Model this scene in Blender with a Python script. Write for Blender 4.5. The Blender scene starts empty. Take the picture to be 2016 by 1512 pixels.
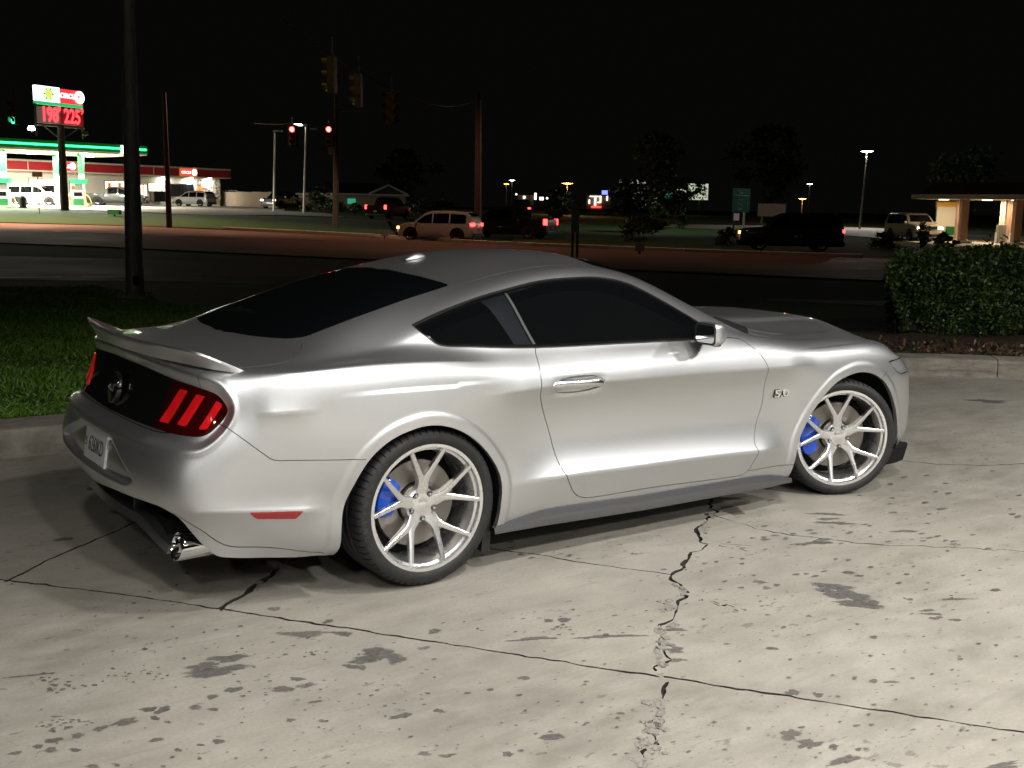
import bpy, bmesh, math, random
import numpy as np
from mathutils import Vector, Matrix
random.seed(7)
SC = bpy.context.scene
COL = SC.collection
R = math.radians

# ---------------------------------------------------------------- camera
cam_d = bpy.data.cameras.new('camera')
cam = bpy.data.objects.new('camera', cam_d); COL.objects.link(cam)
CAM_LOC = Vector((-2.3112741, -4.7174084, 1.5813472))
_yaw, _pitch, _roll, _f = 0.94583008, 0.15988534, -0.01537845, 2150.47
_fw = Vector((math.cos(_yaw)*math.cos(_pitch), math.sin(_yaw)*math.cos(_pitch), -math.sin(_pitch)))
_r0 = Vector((math.sin(_yaw), -math.cos(_yaw), 0)); _d0 = _fw.cross(_r0)
_r = math.cos(_roll)*_r0 + math.sin(_roll)*_d0; _d = _fw.cross(_r)
cam.matrix_world = Matrix(((_r.x, -_d.x, -_fw.x, CAM_LOC.x), (_r.y, -_d.y, -_fw.y, CAM_LOC.y),
                           (_r.z, -_d.z, -_fw.z, CAM_LOC.z), (0, 0, 0, 1)))
cam_d.sensor_width = 36; cam_d.lens = 36*_f/2016
cam_d.clip_start = .05; cam_d.clip_end = 3000
SC.camera = cam
def at(px, py, depth):
    """world point seen at photograph pixel (px, py), depth metres along the view axis"""
    return CAM_LOC + depth*(_fw + (px-1008)/_f*_r + (py-756)/_f*_d)

# ---------------------------------------------------------------- world, exposure, canopy lamps
W = bpy.data.worlds.new('World'); SC.world = W; W.use_nodes = True
_nt = W.node_tree; _bg = _nt.nodes['Background']
_bg.inputs[0].default_value = (.0019, .00185, .0017, 1); _bg.inputs[1].default_value = 1
SC.view_settings.view_transform = 'Standard'; SC.view_settings.look = 'None'
SC.view_settings.exposure = .07; SC.view_settings.gamma = 1; SC.view_settings.use_curve_mapping = False
SC.cycles.max_bounces = 8
SC.cycles.sample_clamp_indirect = 6

def area_lamp(name, loc, sx, sy, power, col=(1, .96, .9), rot=(0, 0, 0), spread=180):
    l = bpy.data.lights.new(name, 'AREA'); l.shape = 'RECTANGLE'; l.size = sx; l.size_y = sy
    l.energy = power; l.color = col; l.spread = R(spread)
    o = bpy.data.objects.new(name, l); COL.objects.link(o); o.location = loc; o.rotation_euler = rot
    return o
# lamps of the filling-station canopy the car is parked beside (out of frame, right of the camera)
LOT = [(-2.8, -3.4, 60), (1.0, -3.4, 115), (8.0, -3.4, 140), (-5, -6.4, 150), (-1.2, -6.4, 205), (2.6, -6.4, 240), (6.4, -6.4, 250), (-3.2, -10, 205), (.6, -10, 235), (4.4, -10, 245), (8.2, -10, 245), (-1.2, -13.4, 190), (2.6, -13.4, 220), (6.4, -13.4, 225)]
for k, (x, y, p) in enumerate(LOT): area_lamp('lot_lamp', (x, y, 4.7), .34, .34, p, (1, .975, .93), spread=152)
def down_lamp(name, loc, power, col, cone=120):
    l = bpy.data.lights.new(name, 'SPOT'); l.energy = power; l.color = col; l.spot_size = R(cone); l.spot_blend = .5; l.shadow_soft_size = .25
    o = bpy.data.objects.new(name, l); COL.objects.link(o); o.location = loc; return o
def point_lamp(name, loc, power, col, size=.25):
    l = bpy.data.lights.new(name, 'POINT'); l.energy = power; l.color = col; l.shadow_soft_size = size
    o = bpy.data.objects.new(name, l); COL.objects.link(o); o.location = loc; return o
point_lamp('lot_pole_lamp', (-17, -12, 9.5), 650, (1, .96, .90))
# ---------------------------------------------------------------- helpers: materials
def mat(name, col=(.5, .5, .5), rough=.5, metal=0, coat=0, emit=None, es=0, spec=.5, coat_rough=.03, trans=0):
    m = bpy.data.materials.new(name); m.use_nodes = True
    b = m.node_tree.nodes['Principled BSDF']
    b.inputs['Base Color'].default_value = (*col, 1); b.inputs['Roughness'].default_value = rough
    b.inputs['Metallic'].default_value = metal; b.inputs['Coat Weight'].default_value = coat
    b.inputs['Coat Roughness'].default_value = coat_rough; b.inputs['Specular IOR Level'].default_value = spec
    b.inputs['Transmission Weight'].default_value = trans
    if emit: b.inputs['Emission Color'].default_value = (*emit, 1); b.inputs['Emission Strength'].default_value = es
    return m
class NT:
    """small node-tree helper"""
    def __init__(s, m): s.m = m; s.t = m.node_tree; s.b = s.t.nodes['Principled BSDF']
    def n(s, typ, **kw):
        o = s.t.nodes.new(typ)
        for k, v in kw.items():
            if k.startswith('i_'):
                key = k[2:]; key = int(key) if key.isdigit() else key.replace('_', ' ')
                o.inputs[key].default_value = v
            else: setattr(o, k, v)
        return o
    def l(s, a, b): s.t.links.new(a, b)
    def coord(s, kind='Object', scale=(1, 1, 1), loc=(0, 0, 0), rot=(0, 0, 0)):
        c = s.n('ShaderNodeTexCoord'); mp = s.n('ShaderNodeMapping')
        mp.inputs['Scale'].default_value = scale; mp.inputs['Location'].default_value = loc; mp.inputs['Rotation'].default_value = rot
        s.l(c.outputs[kind], mp.inputs[0]); return mp.outputs[0]
    def noise(s, co, scale, detail=4, rough=.55, out='Fac'):
        x = s.n('ShaderNodeTexNoise'); x.inputs['Scale'].default_value = scale; x.inputs['Detail'].default_value = detail
        x.inputs['Roughness'].default_value = rough
        if co is not None: s.l(co, x.inputs['Vector'])
        return x.outputs[out]
    def ramp(s, f, stops):
        x = s.n('ShaderNodeValToRGB'); e = x.color_ramp.elements
        while len(e) < len(stops): e.new(.5)
        for k, (p, c) in enumerate(stops):
            e[k].position = p; e[k].color = (*c, 1) if len(c) == 3 else c
        s.l(f, x.inputs[0]); return x.outputs[0]
    def mix(s, f, a, b, mode='MIX'):
        x = s.n('ShaderNodeMix', data_type='RGBA', blend_type=mode)
        for v, i in ((f, 0), (a, 6), (b, 7)):
            if hasattr(v, 'links'): s.l(v, x.inputs[i])
            else: x.inputs[i].default_value = (*v, 1) if isinstance(v, tuple) and len(v) == 3 else v
        return x.outputs[2]
    def math(s, op, a, b=0.0, c=0.0):
        x = s.n('ShaderNodeMath', operation=op)
        for i, v in enumerate((a, b, c)):
            if hasattr(v, 'links'): s.l(v, x.inputs[i])
            else: x.inputs[i].default_value = v
        return x.outputs[0]
    def bump(s, h, strength=.3, dist=.01, into=True):
        x = s.n('ShaderNodeBump'); x.inputs['Strength'].default_value = strength; x.inputs['Distance'].default_value = dist
        s.l(h, x.inputs['Height'])
        if into: s.l(x.outputs[0], s.b.inputs['Normal'])
        return x.outputs[0]
    def col(s, c): s.l(c, s.b.inputs['Base Color'])
    def rough(s, c): s.l(c, s.b.inputs['Roughness'])

M = {}
M['silver'] = mat('silver_paint', (.62, .625, .637), .43, .975, .8, coat_rough=.04)
_t = NT(M['silver']); _c = _t.coord()
_t.col(_t.mix(_t.noise(_c, 900, 1), (.57, .577, .59), (.68, .687, .70)))
_v = _t.n('ShaderNodeTexVoronoi', i_Scale=1100.0); _t.l(_c, _v.inputs['Vector'])
_t.bump(_v.outputs['Distance'], .05, .001)
_x = _t.bump(_t.noise(_c, 260, 2), .006, .001, False); _t.l(_x, _t.b.inputs['Coat Normal'])
M['gap'] = mat('gap_black', (.014, .014, .014), .8, spec=.08)
M['glass'] = mat('tinted_glass', (.003, .0035, .004), .012, 0, 0, spec=.12)
M['black_gloss'] = mat('black_gloss', (.006, .006, .006), .08, 0, .6)
M['black_plastic'] = mat('black_plastic', (.014, .014, .014), .45)
M['pillar'] = mat('pillar_panel', (.008, .010, .0135), .3, spec=.2)
M['trim'] = mat('rubber_trim', (.018, .018, .018), .35)
M['skirt'] = mat('dark_silver_skirt', (.10, .10, .105), .42, .5, .6)
M['red_lens'] = mat('red_lens', (.030, .001, .0015), .06, 0, 1.0)
M['red_glow'] = mat('red_reflex_glow', (.42, .006, .008), .12, 0, .8, (1, .010, .012), .17)  # weak emission stands for surrounding light thrown back by the reflective bars
_t = NT(M['red_glow']); _w = _t.n('ShaderNodeTexWave', i_Scale=38.0, i_Distortion=1.0); _t.l(_t.coord(), _w.inputs['Vector']); _t.bump(_w.outputs['Fac'], .12, .003)
_t.l(_t.ramp(_t.noise(_t.coord(), 16, 2), [(.3, (.07,)*3), (.7, (.26,)*3)]), _t.b.inputs['Emission Strength'])
M['red_reflector'] = mat('red_reflector', (.28, .012, .014), .15, 0, 1)
M['headlight'] = mat('headlight_lens', (.30, .31, .32), .12, .3, 1)
M['handle'] = mat('bright_handle', (.72, .725, .73), .22, 1, .5)
M['chrome'] = mat('chrome', (.75, .75, .76), .06, 1)
M['mirror'] = mat('mirror_glass', (.85, .86, .87), .01, 1)
M['plate_white'] = mat('plate_white', (.42, .42, .43), .35)
M['ink'] = mat('ink_black', (.01, .01, .012), .5)
M['tyre'] = mat('tyre_rubber', (.016, .016, .017), .62)
_t = NT(M['tyre']); _c = _t.coord()
_t.col(_t.ramp(_t.noise(_c, 30, 5), [(.3, (.007, .007, .007)), (.7, (.016, .016, .016))]))
_t.bump(_t.noise(_c, 120, 3), .15, .002)
M['rim'] = mat('brushed_aluminium', (.86, .86, .87), .30, .95)
_t = NT(M['rim']); _t.rough(_t.ramp(_t.noise(_t.coord(), 9, 2), [(.3, (.20,)*3), (.7, (.34,)*3)]))
M['disc'] = mat('disc_steel', (.26, .24, .22), .38, 1)
M['caliper'] = mat('blue_caliper', (.008, .075, .50), .25, 0, .8)
M['hub_dark'] = mat('hub_grey', (.08, .08, .08), .5, .6)

# ---------------------------------------------------------------- helpers: objects
def link(name, me, parent=None, m=None, smooth=False):
    o = bpy.data.objects.new(name, me); COL.objects.link(o)
    if parent: o.parent = parent
    if m: me.materials.append(m)
    if smooth:
        for p in me.polygons: p.use_smooth = True
    return o
def tag(o, label=None, cat=None, group=None, kind=None):
    if label: o['label'] = label
    if cat: o['category'] = cat
    if group: o['group'] = group
    if kind: o['kind'] = kind
    return o
def thing(name, label, cat, loc=(0, 0, 0), rz=0, group=None):
    o = bpy.data.objects.new(name, None); COL.objects.link(o); o.empty_display_size = .2
    o.location = loc; o.rotation_euler = (0, 0, rz)
    return tag(o, label, cat, group)
class MB:
    """collects simple shapes into ONE mesh"""
    def __init__(s): s.v = []; s.f = []
    def add(s, vs, fs):
        k = len(s.v); s.v += [tuple(v) for v in vs]; s.f += [tuple(i+k for i in f) for f in fs]; return s
    def box(s, c, d, rz=0, taper=1, taper_y=None):
        x, y, z = (q/2 for q in d); vs = []; ty = taper if taper_y is None else taper_y
        for sz, t, u in ((-1, 1, 1), (1, taper, ty)):
            for sx, sy in ((-1, -1), (1, -1), (1, 1), (-1, 1)):
                a, b = sx*x*t, sy*y*u
                vs.append((c[0]+a*math.cos(rz)-b*math.sin(rz), c[1]+a*math.sin(rz)+b*math.cos(rz), c[2]+sz*z))
        return s.add(vs, [(3, 2, 1, 0), (4, 5, 6, 7), (0, 1, 5, 4), (1, 2, 6, 5), (2, 3, 7, 6), (3, 0, 4, 7)])
    def tube(s, pts, rad, n=8, caps=True):
        pts = [Vector(p) for p in pts]; rad = rad if hasattr(rad, '__len__') else [rad]*len(pts)
        vs = []; up = None
        for i, p in enumerate(pts):
            t = (pts[min(i+1, len(pts)-1)] - pts[max(i-1, 0)]).normalized()
            if up is None: up = Vector((0, 0, 1)) if abs(t.z) < .9 else Vector((1, 0, 0))
            a = t.cross(up).normalized(); b = a.cross(t).normalized(); up = b
            for k in range(n):
                w = 2*math.pi*k/n; vs.append(p + rad[i]*(math.cos(w)*a + math.sin(w)*b))
        fs = []
        for i in range(len(pts)-1):
            for k in range(n):
                q = (k+1) % n; fs.append((i*n+k, i*n+q, (i+1)*n+q, (i+1)*n+k))
        if caps: fs += [tuple(range(n))[::-1], tuple((len(pts)-1)*n+k for k in range(n))]
        return s.add(vs, fs)
    def prism(s, poly, axis, a, b):
        """polygon (list of 2D) extruded along axis 0/1/2 from a to b"""
        n = len(poly); vs = []
        for h in (a, b):
            for p in poly:
                q = list(p); q.insert(axis, h); vs.append(q)
        return s.add(vs, [tuple(range(n))[::-1], tuple(range(n, 2*n))] + [(i, (i+1) % n, n+(i+1) % n, n+i) for i in range(n)])
    def lathe(s, prof, n=48, axis='y', c=(0, 0, 0), closed=False):
        """profile (r, h) spun about an axis through c"""
        vs = []
        for k in range(n):
            w = 2*math.pi*k/n
            for r, h in prof:
                if axis == 'y': vs.append((c[0]+r*math.cos(w), c[1]+h, c[2]+r*math.sin(w)))
                else: vs.append((c[0]+r*math.cos(w), c[1]+r*math.sin(w), c[2]+h))
        m = len(prof); fs = []
        for k in range(n):
            q = (k+1) % n
            for i in range(m if closed else m-1):
                j = (i+1) % m; fs.append((k*m+i, k*m+j, q*m+j, q*m+i))
        return s.add(vs, fs)
    def mesh(s, name='m'):
        me = bpy.data.meshes.new(name); me.from_pydata(s.v, [], s.f); me.update(); return me
    def build(s, name, m=None, parent=None, smooth=False, fix=True, bevel=0):
        me = s.mesh(name)
        if fix or bevel:
            bm = bmesh.new(); bm.from_mesh(me)
            bmesh.ops.recalc_face_normals(bm, faces=bm.faces)
            if bevel:
                ed = [e for e in bm.edges if len(e.link_faces) == 2 and e.calc_face_angle(0) > .5]
                bmesh.ops.bevel(bm, geom=ed, offset=bevel, segments=2, profile=.6, affect='EDGES', clamp_overlap=True)
            bm.to_mesh(me); bm.free()
        o = link(name, me, parent, m, smooth)
        if smooth: me.set_sharp_from_angle(angle=R(38))
        return o
def text_mesh(txt, size, depth=.001, align='CENTER', shear=0, space=1, bold=0, fix=None):
    cu = bpy.data.curves.new('t', 'FONT'); cu.body = txt; cu.size = size; cu.extrude = depth; cu.align_x = align; cu.align_y = 'CENTER'
    cu.shear = shear; cu.space_character = space; cu.offset = bold; cu.resolution_u = 3
    o = bpy.data.objects.new('t', cu); COL.objects.link(o)
    dg = bpy.context.evaluated_depsgraph_get(); me = bpy.data.meshes.new_from_object(o.evaluated_get(dg))
    bpy.data.objects.remove(o); bpy.data.curves.remove(cu); return me
def place_text(name, txt, size, mw, parent, m, **k):
    me = text_mesh(txt, size, **k); me.transform(mw); o = link(name, me, parent, m); return o
def copy_tree(o, parent=None):
    c = o.copy(); COL.objects.link(c)
    if parent: c.parent = parent
    for ch in list(o.children): copy_tree(ch, c)
    return c
def frame(o, x, y, z=None):
    """matrix with origin o, local x axis, local y axis"""
    x = Vector(x).normalized(); y = Vector(y); z = x.cross(y).normalized(); y = z.cross(x)
    return Matrix(((x.x, y.x, z.x, o[0]), (x.y, y.y, z.y, o[1]), (x.z, y.z, z.z, o[2]), (0, 0, 0, 1)))
# ---------------------------------------------------------------- coupe body: one lofted sheet per side
def spline(t, y, tq):
    """natural cubic spline through (t, y), evaluated at tq"""
    t = np.asarray(t, float); y = np.asarray(y, float); n = len(t)
    h = np.diff(t); A = np.zeros((n, n)); b = np.zeros((n,) + y.shape[1:])
    A[0, 0] = A[-1, -1] = 1
    for i in range(1, n - 1):
        A[i, i-1] = h[i-1]; A[i, i] = 2*(h[i-1] + h[i]); A[i, i+1] = h[i]
        b[i] = 6*((y[i+1]-y[i])/h[i] - (y[i]-y[i-1])/h[i-1])
    m = np.linalg.solve(A, b)
    k = np.clip(np.searchsorted(t, tq, side='right')-1, 0, n-2)
    a = (tq - t[k]); c = (t[k+1] - tq); hk = h[k]
    if y.ndim > 1: a, c, hk = a[:, None], c[:, None], hk[:, None]
    return (m[k]*c**3 + m[k+1]*a**3)/(6*hk) + (y[k]/hk - m[k]*hk/6)*c + (y[k+1]/hk - m[k+1]*hk/6)*a

def sstep(e0, e1, x):
    t = np.clip((x-e0)/(e1-e0), 0, 1); return t*t*(3-2*t)

U_COL = [-1.8, -1.45, -1.15, -.9, -.6, -.3, 0, .35, .6, 1.0, 1.4, 1.75, 2.05, 2.4, 2.8, 3.2, 3.45, 3.7, 4.0]
XS = [-.6, -.3, 0, .35, .6, 1.0, 1.4, 1.75, 2.05, 2.4, 2.8, 3.2]
# rear wrap (x, w, z) for u = -1.8, -1.45, -1.15, -.9 ; side (w, z) ; front wrap for u = 3.45, 3.7, 4.0
def lvl(xc, z, W, dz=0):
    return [(xc, 0, z), (xc+.022, .46, z), (xc+.088, .73, z+dz*.4), (xc+.205, .835*W/.91, z+dz)]
def fr(x, w, z): return [(x-.125, w*.93, z), (x-.035, w*.68, z), (x, 0, z)]
BODY_ROWS = [
 (lvl(-1.03, .16, .86), ([.80]*12, [.16]*12), fr(3.50, .82, .16)),
 (lvl(-1.04, .20, .88), ([.83, .86, .88, .875, .875, .875, .875, .875, .875, .875, .87, .85],
      [.21, .195, .19, .187, .18, .170, .160, .155, .152, .15, .155, .17]), fr(3.54, .85, .18)),
 (lvl(-1.06, .31, .89), ([.868, .91, .935, .915, .905, .900, .900, .902, .905, .915, .93, .885],
      [.26, .225, .205, .202, .238, .222, .213, .208, .205, .20, .20, .22]), fr(3.565, .875, .24)),
 (lvl(-1.12, .445, .905), ([.893, .925, .945, .930, .915, .908, .908, .912, .920, .935, .945, .905],
      [.415, .40, .39, .384, .384, .375, .366, .356, .344, .335, .333, .33]), fr(3.575, .90, .34)),
 (lvl(-1.125, .525, .91), ([.905, .935, .953, .928, .904, .895, .895, .90, .91, .93, .945, .91],
      [.515, .505, .50, .50, .50, .49, .485, .48, .475, .47, .465, .46]), fr(3.57, .905, .46)),
 (lvl(-1.105, .60, .91), ([.91, .942, .956, .928, .90, .892, .893, .90, .91, .93, .945, .915],
      [.605, .60, .60, .60, .60, .60, .595, .59, .585, .58, .575, .57]), fr(3.56, .905, .57)),
 (lvl(-1.055, .70, .91), ([.912, .945, .957, .935, .912, .905, .908, .912, .918, .932, .942, .912],
      [.69, .70, .705, .71, .71, .71, .705, .70, .692, .685, .675, .665]), fr(3.545, .90, .655)),
 (lvl(-1.003, .795, .905), ([.908, .940, .953, .945, .930, .925, .927, .928, .928, .930, .932, .898],
      [.801, .803, .803, .801, .807, .804, .799, .789, .779, .770, .760, .735]), fr(3.535, .88, .70)),
 (lvl(-.975, .895, .90, -.01), ([.897, .928, .942, .937, .921, .916, .917, .915, .912, .907, .906, .870],
      [.885, .897, .893, .882, .879, .876, .872, .864, .853, .832, .820, .775]), fr(3.525, .85, .725)),
 ([(-.955, 0, .952), (-.93, .45, .952), (-.855, .70, .950), (-.75, .79, .945)],
     ([.868, .890, .905, .905, .894, .890, .890, .887, .880, .868, .868, .835],
      [.939, .950, .946, .930, .928, .925, .920, .912, .899, .868, .853, .803]), fr(3.515, .80, .745)),
 ([(-.950, 0, .957), (-.895, .41, .962), (-.80, .655, .962), (-.68, .755, .958)],
     ([(-.53, .822, .957), (-.27, .825, .967), (.01, .828, .985), (.35, .862, .972), .868, .868, .866, .861, .848, .832, .832, .800],
      [0, 0, 0, 0, .967, .960, .954, .945, .924, .886, .872, .823]), [(3.36, .735, .775), (3.47, .55, .752), (3.512, 0, .755)]),
 ([(-.948, 0, .958), (-.85, .35, .970), (-.725, .585, .970), (-.605, .69, .969)],
     ([(-.49, .755, .975), (-.23, .760, .992), (.03, .775, 1.035), (.35, .800, 1.075), .80, .803, .806, .815, .822, .790, .785, .760],
      [0, 0, 0, 0, 1.095, 1.10, 1.065, .992, .934, .892, .878, .832]), [(3.345, .70, .787), (3.455, .52, .763), (3.51, 0, .763)]),
 ([(-.946, 0, .958), (-.815, .28, .978), (-.665, .50, .980), (-.54, .615, .985)],
     ([(-.43, .685, 1.002), (-.19, .695, 1.04), (.05, .715, 1.09), (.35, .718, 1.175), .707, .70, .715, .768, .792, .725, .705, .690],
      [0, 0, 0, 0, 1.226, 1.261, 1.185, 1.032, .944, .886, .870, .836]), [(3.34, .635, .797), (3.445, .475, .77), (3.508, 0, .77)]),
 ([(-.944, 0, .959), (-.775, .20, .983), (-.625, .385, .990), (-.525, .505, 1.002)],
     ([(-.40, .585, 1.035), (-.17, .580, 1.105), (.09, .575, 1.175), (.35, .57, 1.235), .57, .57, .61, .685, .725, .50, .50, .50],
      [0, 0, 0, 0, 1.282, 1.312, 1.245, 1.085, .962, .927, .914, .880]), [(3.36, .47, .83), (3.445, .36, .785), (3.506, 0, .777)]),
 ([(-.942, 0, .959), (-.755, .11, .987), (-.63, .20, .997), (-.54, .265, 1.013)],
     ([(-.44, .31, 1.05), (-.20, .305, 1.13), (.07, .30, 1.215), (.35, .30, 1.285), .30, .30, .30, .30, .30, .27, .27, .27],
      [0, 0, 0, 0, 1.33, 1.353, 1.31, 1.175, 1.03, .966, .956, .920]), [(3.38, .26, .86), (3.455, .20, .80), (3.504, 0, .783)]),
 ([(-.940, 0, .959), (-.745, 0, .988), (-.63, 0, .999), (-.54, 0, 1.015)],
     ([(-.44, 0, 1.053), (-.20, 0, 1.135), (.07, 0, 1.223), (.35, 0, 1.298), 0, 0, 0, 0, 0, 0, 0, 0],
      [0, 0, 0, 0, 1.343, 1.366, 1.323, 1.19, 1.045, .972, .962, .926]), [(3.39, 0, .866), (3.46, 0, .805), (3.503, 0, .788)]),
]
def body_rows():
    R = []
    for rear, (ws, zs), front in BODY_ROWS:
        pts = list(rear)
        for x, w, z in zip(XS, ws, zs):
            pts.append(w if isinstance(w, tuple) else (x, w, z))
        pts += front
        R.append(pts)
    return np.array(R)                                     # rows, cols, 3

NV = [2, 7, 11, 12, 11, 12, 11, 11, 10, 11, 10, 11, 11, 18, 14]
def body_grid(nu=860, smooth=12):
    R = body_rows()
    uq = np.linspace(-1.8, 4.0, nu)
    # density: even arc length along the waist row
    L = np.stack([spline(U_COL, R[k], uq) for k in range(len(R))])      # rows, nu, 3
    s = np.concatenate([[0], np.cumsum(np.linalg.norm(np.diff(L[6], axis=0), axis=1) + .35*np.linalg.norm(np.diff(L[12], axis=0), axis=1))])
    uq = np.interp(np.linspace(0, s[-1], nu), s, uq)
    L = np.stack([spline(U_COL, R[k], uq) for k in range(len(R))])
    d = np.linalg.norm(np.diff(L, axis=0), axis=2)
    d = .5*d + .5*d[:, nu//4:3*nu//4].mean(axis=1, keepdims=True)
    v = np.concatenate([[0], np.cumsum(np.maximum(d.mean(axis=1), .02))])
    vq = np.concatenate([[0]] + [np.linspace(v[i], v[i+1], n+1)[1:] for i, n in enumerate(NV)])
    P = np.stack([spline(v, L[:, j], vq) for j in range(nu)])            # nu, nv, 3
    P[:, -1, 1] = 0
    # fairing: average neighbours so reflections run smoothly
    for _ in range(smooth):
        Q = P.copy()
        Q[1:-1, 1:-1] = .5*P[1:-1, 1:-1] + .125*(P[2:, 1:-1] + P[:-2, 1:-1] + P[1:-1, 2:] + P[1:-1, :-2])
        Q[1:-1, -1, [0, 2]] = .5*P[1:-1, -1][:, [0, 2]] + .125*(P[2:, -1] + P[:-2, -1])[:, [0, 2]] + .25*P[1:-1, -2][:, [0, 2]]
        Q[0, 1:-1, [0, 2]] = (.5*P[0, 1:-1][:, [0, 2]] + .125*(P[0, 2:] + P[0, :-2])[:, [0, 2]] + .25*P[1, 1:-1][:, [0, 2]]).T
        P = Q
    ridx = np.concatenate([[0], np.cumsum(NV)])
    return P, uq, ridx

def grid_normals(P):
    du = np.gradient(P, axis=0); dv = np.gradient(P, axis=1)
    n = np.cross(du, dv); l = np.linalg.norm(n, axis=2, keepdims=True)
    n = np.where(l > 1e-12, n/np.maximum(l, 1e-12), 0)
    return n
# ---------------------------------------------------------------- cutting the body sheet into panels
def crspline(poly, closed=True, sub=6, sharp=()):
    """Catmull-Rom through 2D points; indices in sharp stay corners"""
    p = np.array(poly, float); n = len(p); out = []
    for i in range(n if closed else n-1):
        a, b = p[i], p[(i+1) % n]
        pa = p[(i-1) % n] if (closed or i > 0) else a - (b-a)
        pb = p[(i+2) % n] if (closed or i < n-2) else b + (b-a)
        d = np.linalg.norm(b-a)+1e-9
        ta = (b-a) if i in sharp else (b-pa)*d/(np.linalg.norm(b-a)+np.linalg.norm(a-pa)+1e-9)
        tb = (b-a) if (i+1) % n in sharp else (pb-a)*d/(np.linalg.norm(pb-b)+np.linalg.norm(b-a)+1e-9)
        for t in np.arange(sub)/sub:
            out.append((2*t**3-3*t*t+1)*a + (t**3-2*t*t+t)*ta + (3*t*t-2*t**3)*b + (t**3-t*t)*tb)
    if not closed: out.append(p[-1])
    return np.array(out)
def sd_poly(q, poly):
    """signed distance of points q to closed polygon, negative inside"""
    a = poly; b = np.roll(poly, -1, axis=0); d2 = np.full(len(q), 1e9); inside = np.zeros(len(q), bool)
    for (ax, ay), (bx, by) in zip(a, b):
        ex, ey = bx-ax, by-ay; wx, wy = q[:, 0]-ax, q[:, 1]-ay
        t = np.clip((wx*ex+wy*ey)/(ex*ex+ey*ey+1e-18), 0, 1)
        d2 = np.minimum(d2, (wx-t*ex)**2+(wy-t*ey)**2)
        c = (ay > q[:, 1]) != (by > q[:, 1])
        with np.errstate(divide='ignore', invalid='ignore'):
            xi = ax + (q[:, 1]-ay)/(by-ay if by != ay else 1e-18)*ex
        inside ^= c & (q[:, 0] < xi)
    return np.where(inside, -1, 1)*np.sqrt(d2)
def sd_line(q, line):
    """signed perpendicular distance to an open polyline, and whether the foot is inside its ends"""
    d2 = np.full(len(q), 1e9); sg = np.ones(len(q)); ok = np.zeros(len(q), bool); n = len(line)-1
    for i in range(n):
        (ax, ay), (bx, by) = line[i], line[i+1]
        ex, ey = bx-ax, by-ay; wx, wy = q[:, 0]-ax, q[:, 1]-ay
        tr = (wx*ex+wy*ey)/(ex*ex+ey*ey+1e-18); t = np.clip(tr, 0, 1)
        d = (wx-t*ex)**2+(wy-t*ey)**2; m = d < d2
        d2 = np.where(m, d, d2); sg = np.where(m, np.sign(ex*wy-ey*wx+1e-15), sg)
        ok = np.where(m, ((tr >= 0) | (i > 0)) & ((tr <= 1) | (i < n-1)), ok)
    return sg*np.sqrt(d2), ok

class Sheet:
    """vertices: x, w, z, nx, nw, nz, row, u"""
    def __init__(s, P, N, rowf, uq):
        nu, nv = P.shape[:2]
        s.V = np.concatenate([P.reshape(-1, 3), N.reshape(-1, 3), np.tile(rowf, nu)[:, None], np.repeat(uq, nv)[:, None]], axis=1)
        i, j = np.meshgrid(np.arange(nu-1), np.arange(nv-1), indexing='ij'); a = (i*nv+j).ravel()
        s.F = [tuple(int(k) for k in f) for f in np.stack([a, a+1, a+nv+1, a+nv], axis=1)]
    def cut(s, faces, f, sel=None):
        """split faces by sign of the vertex field f -> (negative, positive); sel limits which faces may be cut"""
        f = np.where(np.abs(f) < 1e-7, 0, f); neg, pos = [], []; cache = {}; new = []; base = len(s.V); V = s.V
        fl = f.tolist()
        for fa in faces:
            vals = [fl[k] for k in fa]; mn, mx = min(vals), max(vals)
            if mx <= 0: neg.append(fa); continue
            if mn >= 0: pos.append(fa); continue
            A, B = [], []; n = len(fa)
            for q in range(n):
                a, b = fa[q], fa[(q+1) % n]; va, vb = vals[q], vals[(q+1) % n]
                if va <= 0: A.append(a)
                if va >= 0: B.append(a)
                if va*vb < 0:
                    key = (a, b) if a < b else (b, a)
                    if key not in cache:
                        k0, k1 = key; t = fl[k0]/(fl[k0]-fl[k1]); cache[key] = base+len(new)
                        new.append(V[k0]*(1-t)+V[k1]*t)
                    A.append(cache[key]); B.append(cache[key])
            if len(A) > 2: neg.append(tuple(A))
            if len(B) > 2: pos.append(tuple(B))
        if new: s.V = np.concatenate([V, np.array(new)])
        return neg, pos
    def part(s, faces, dom):
        """faces whose every vertex is in the domain / the others"""
        d = dom.tolist(); a, b = [], []
        for f in faces: (a if all(d[k] for k in f) else b).append(f)
        return a, b

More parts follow.
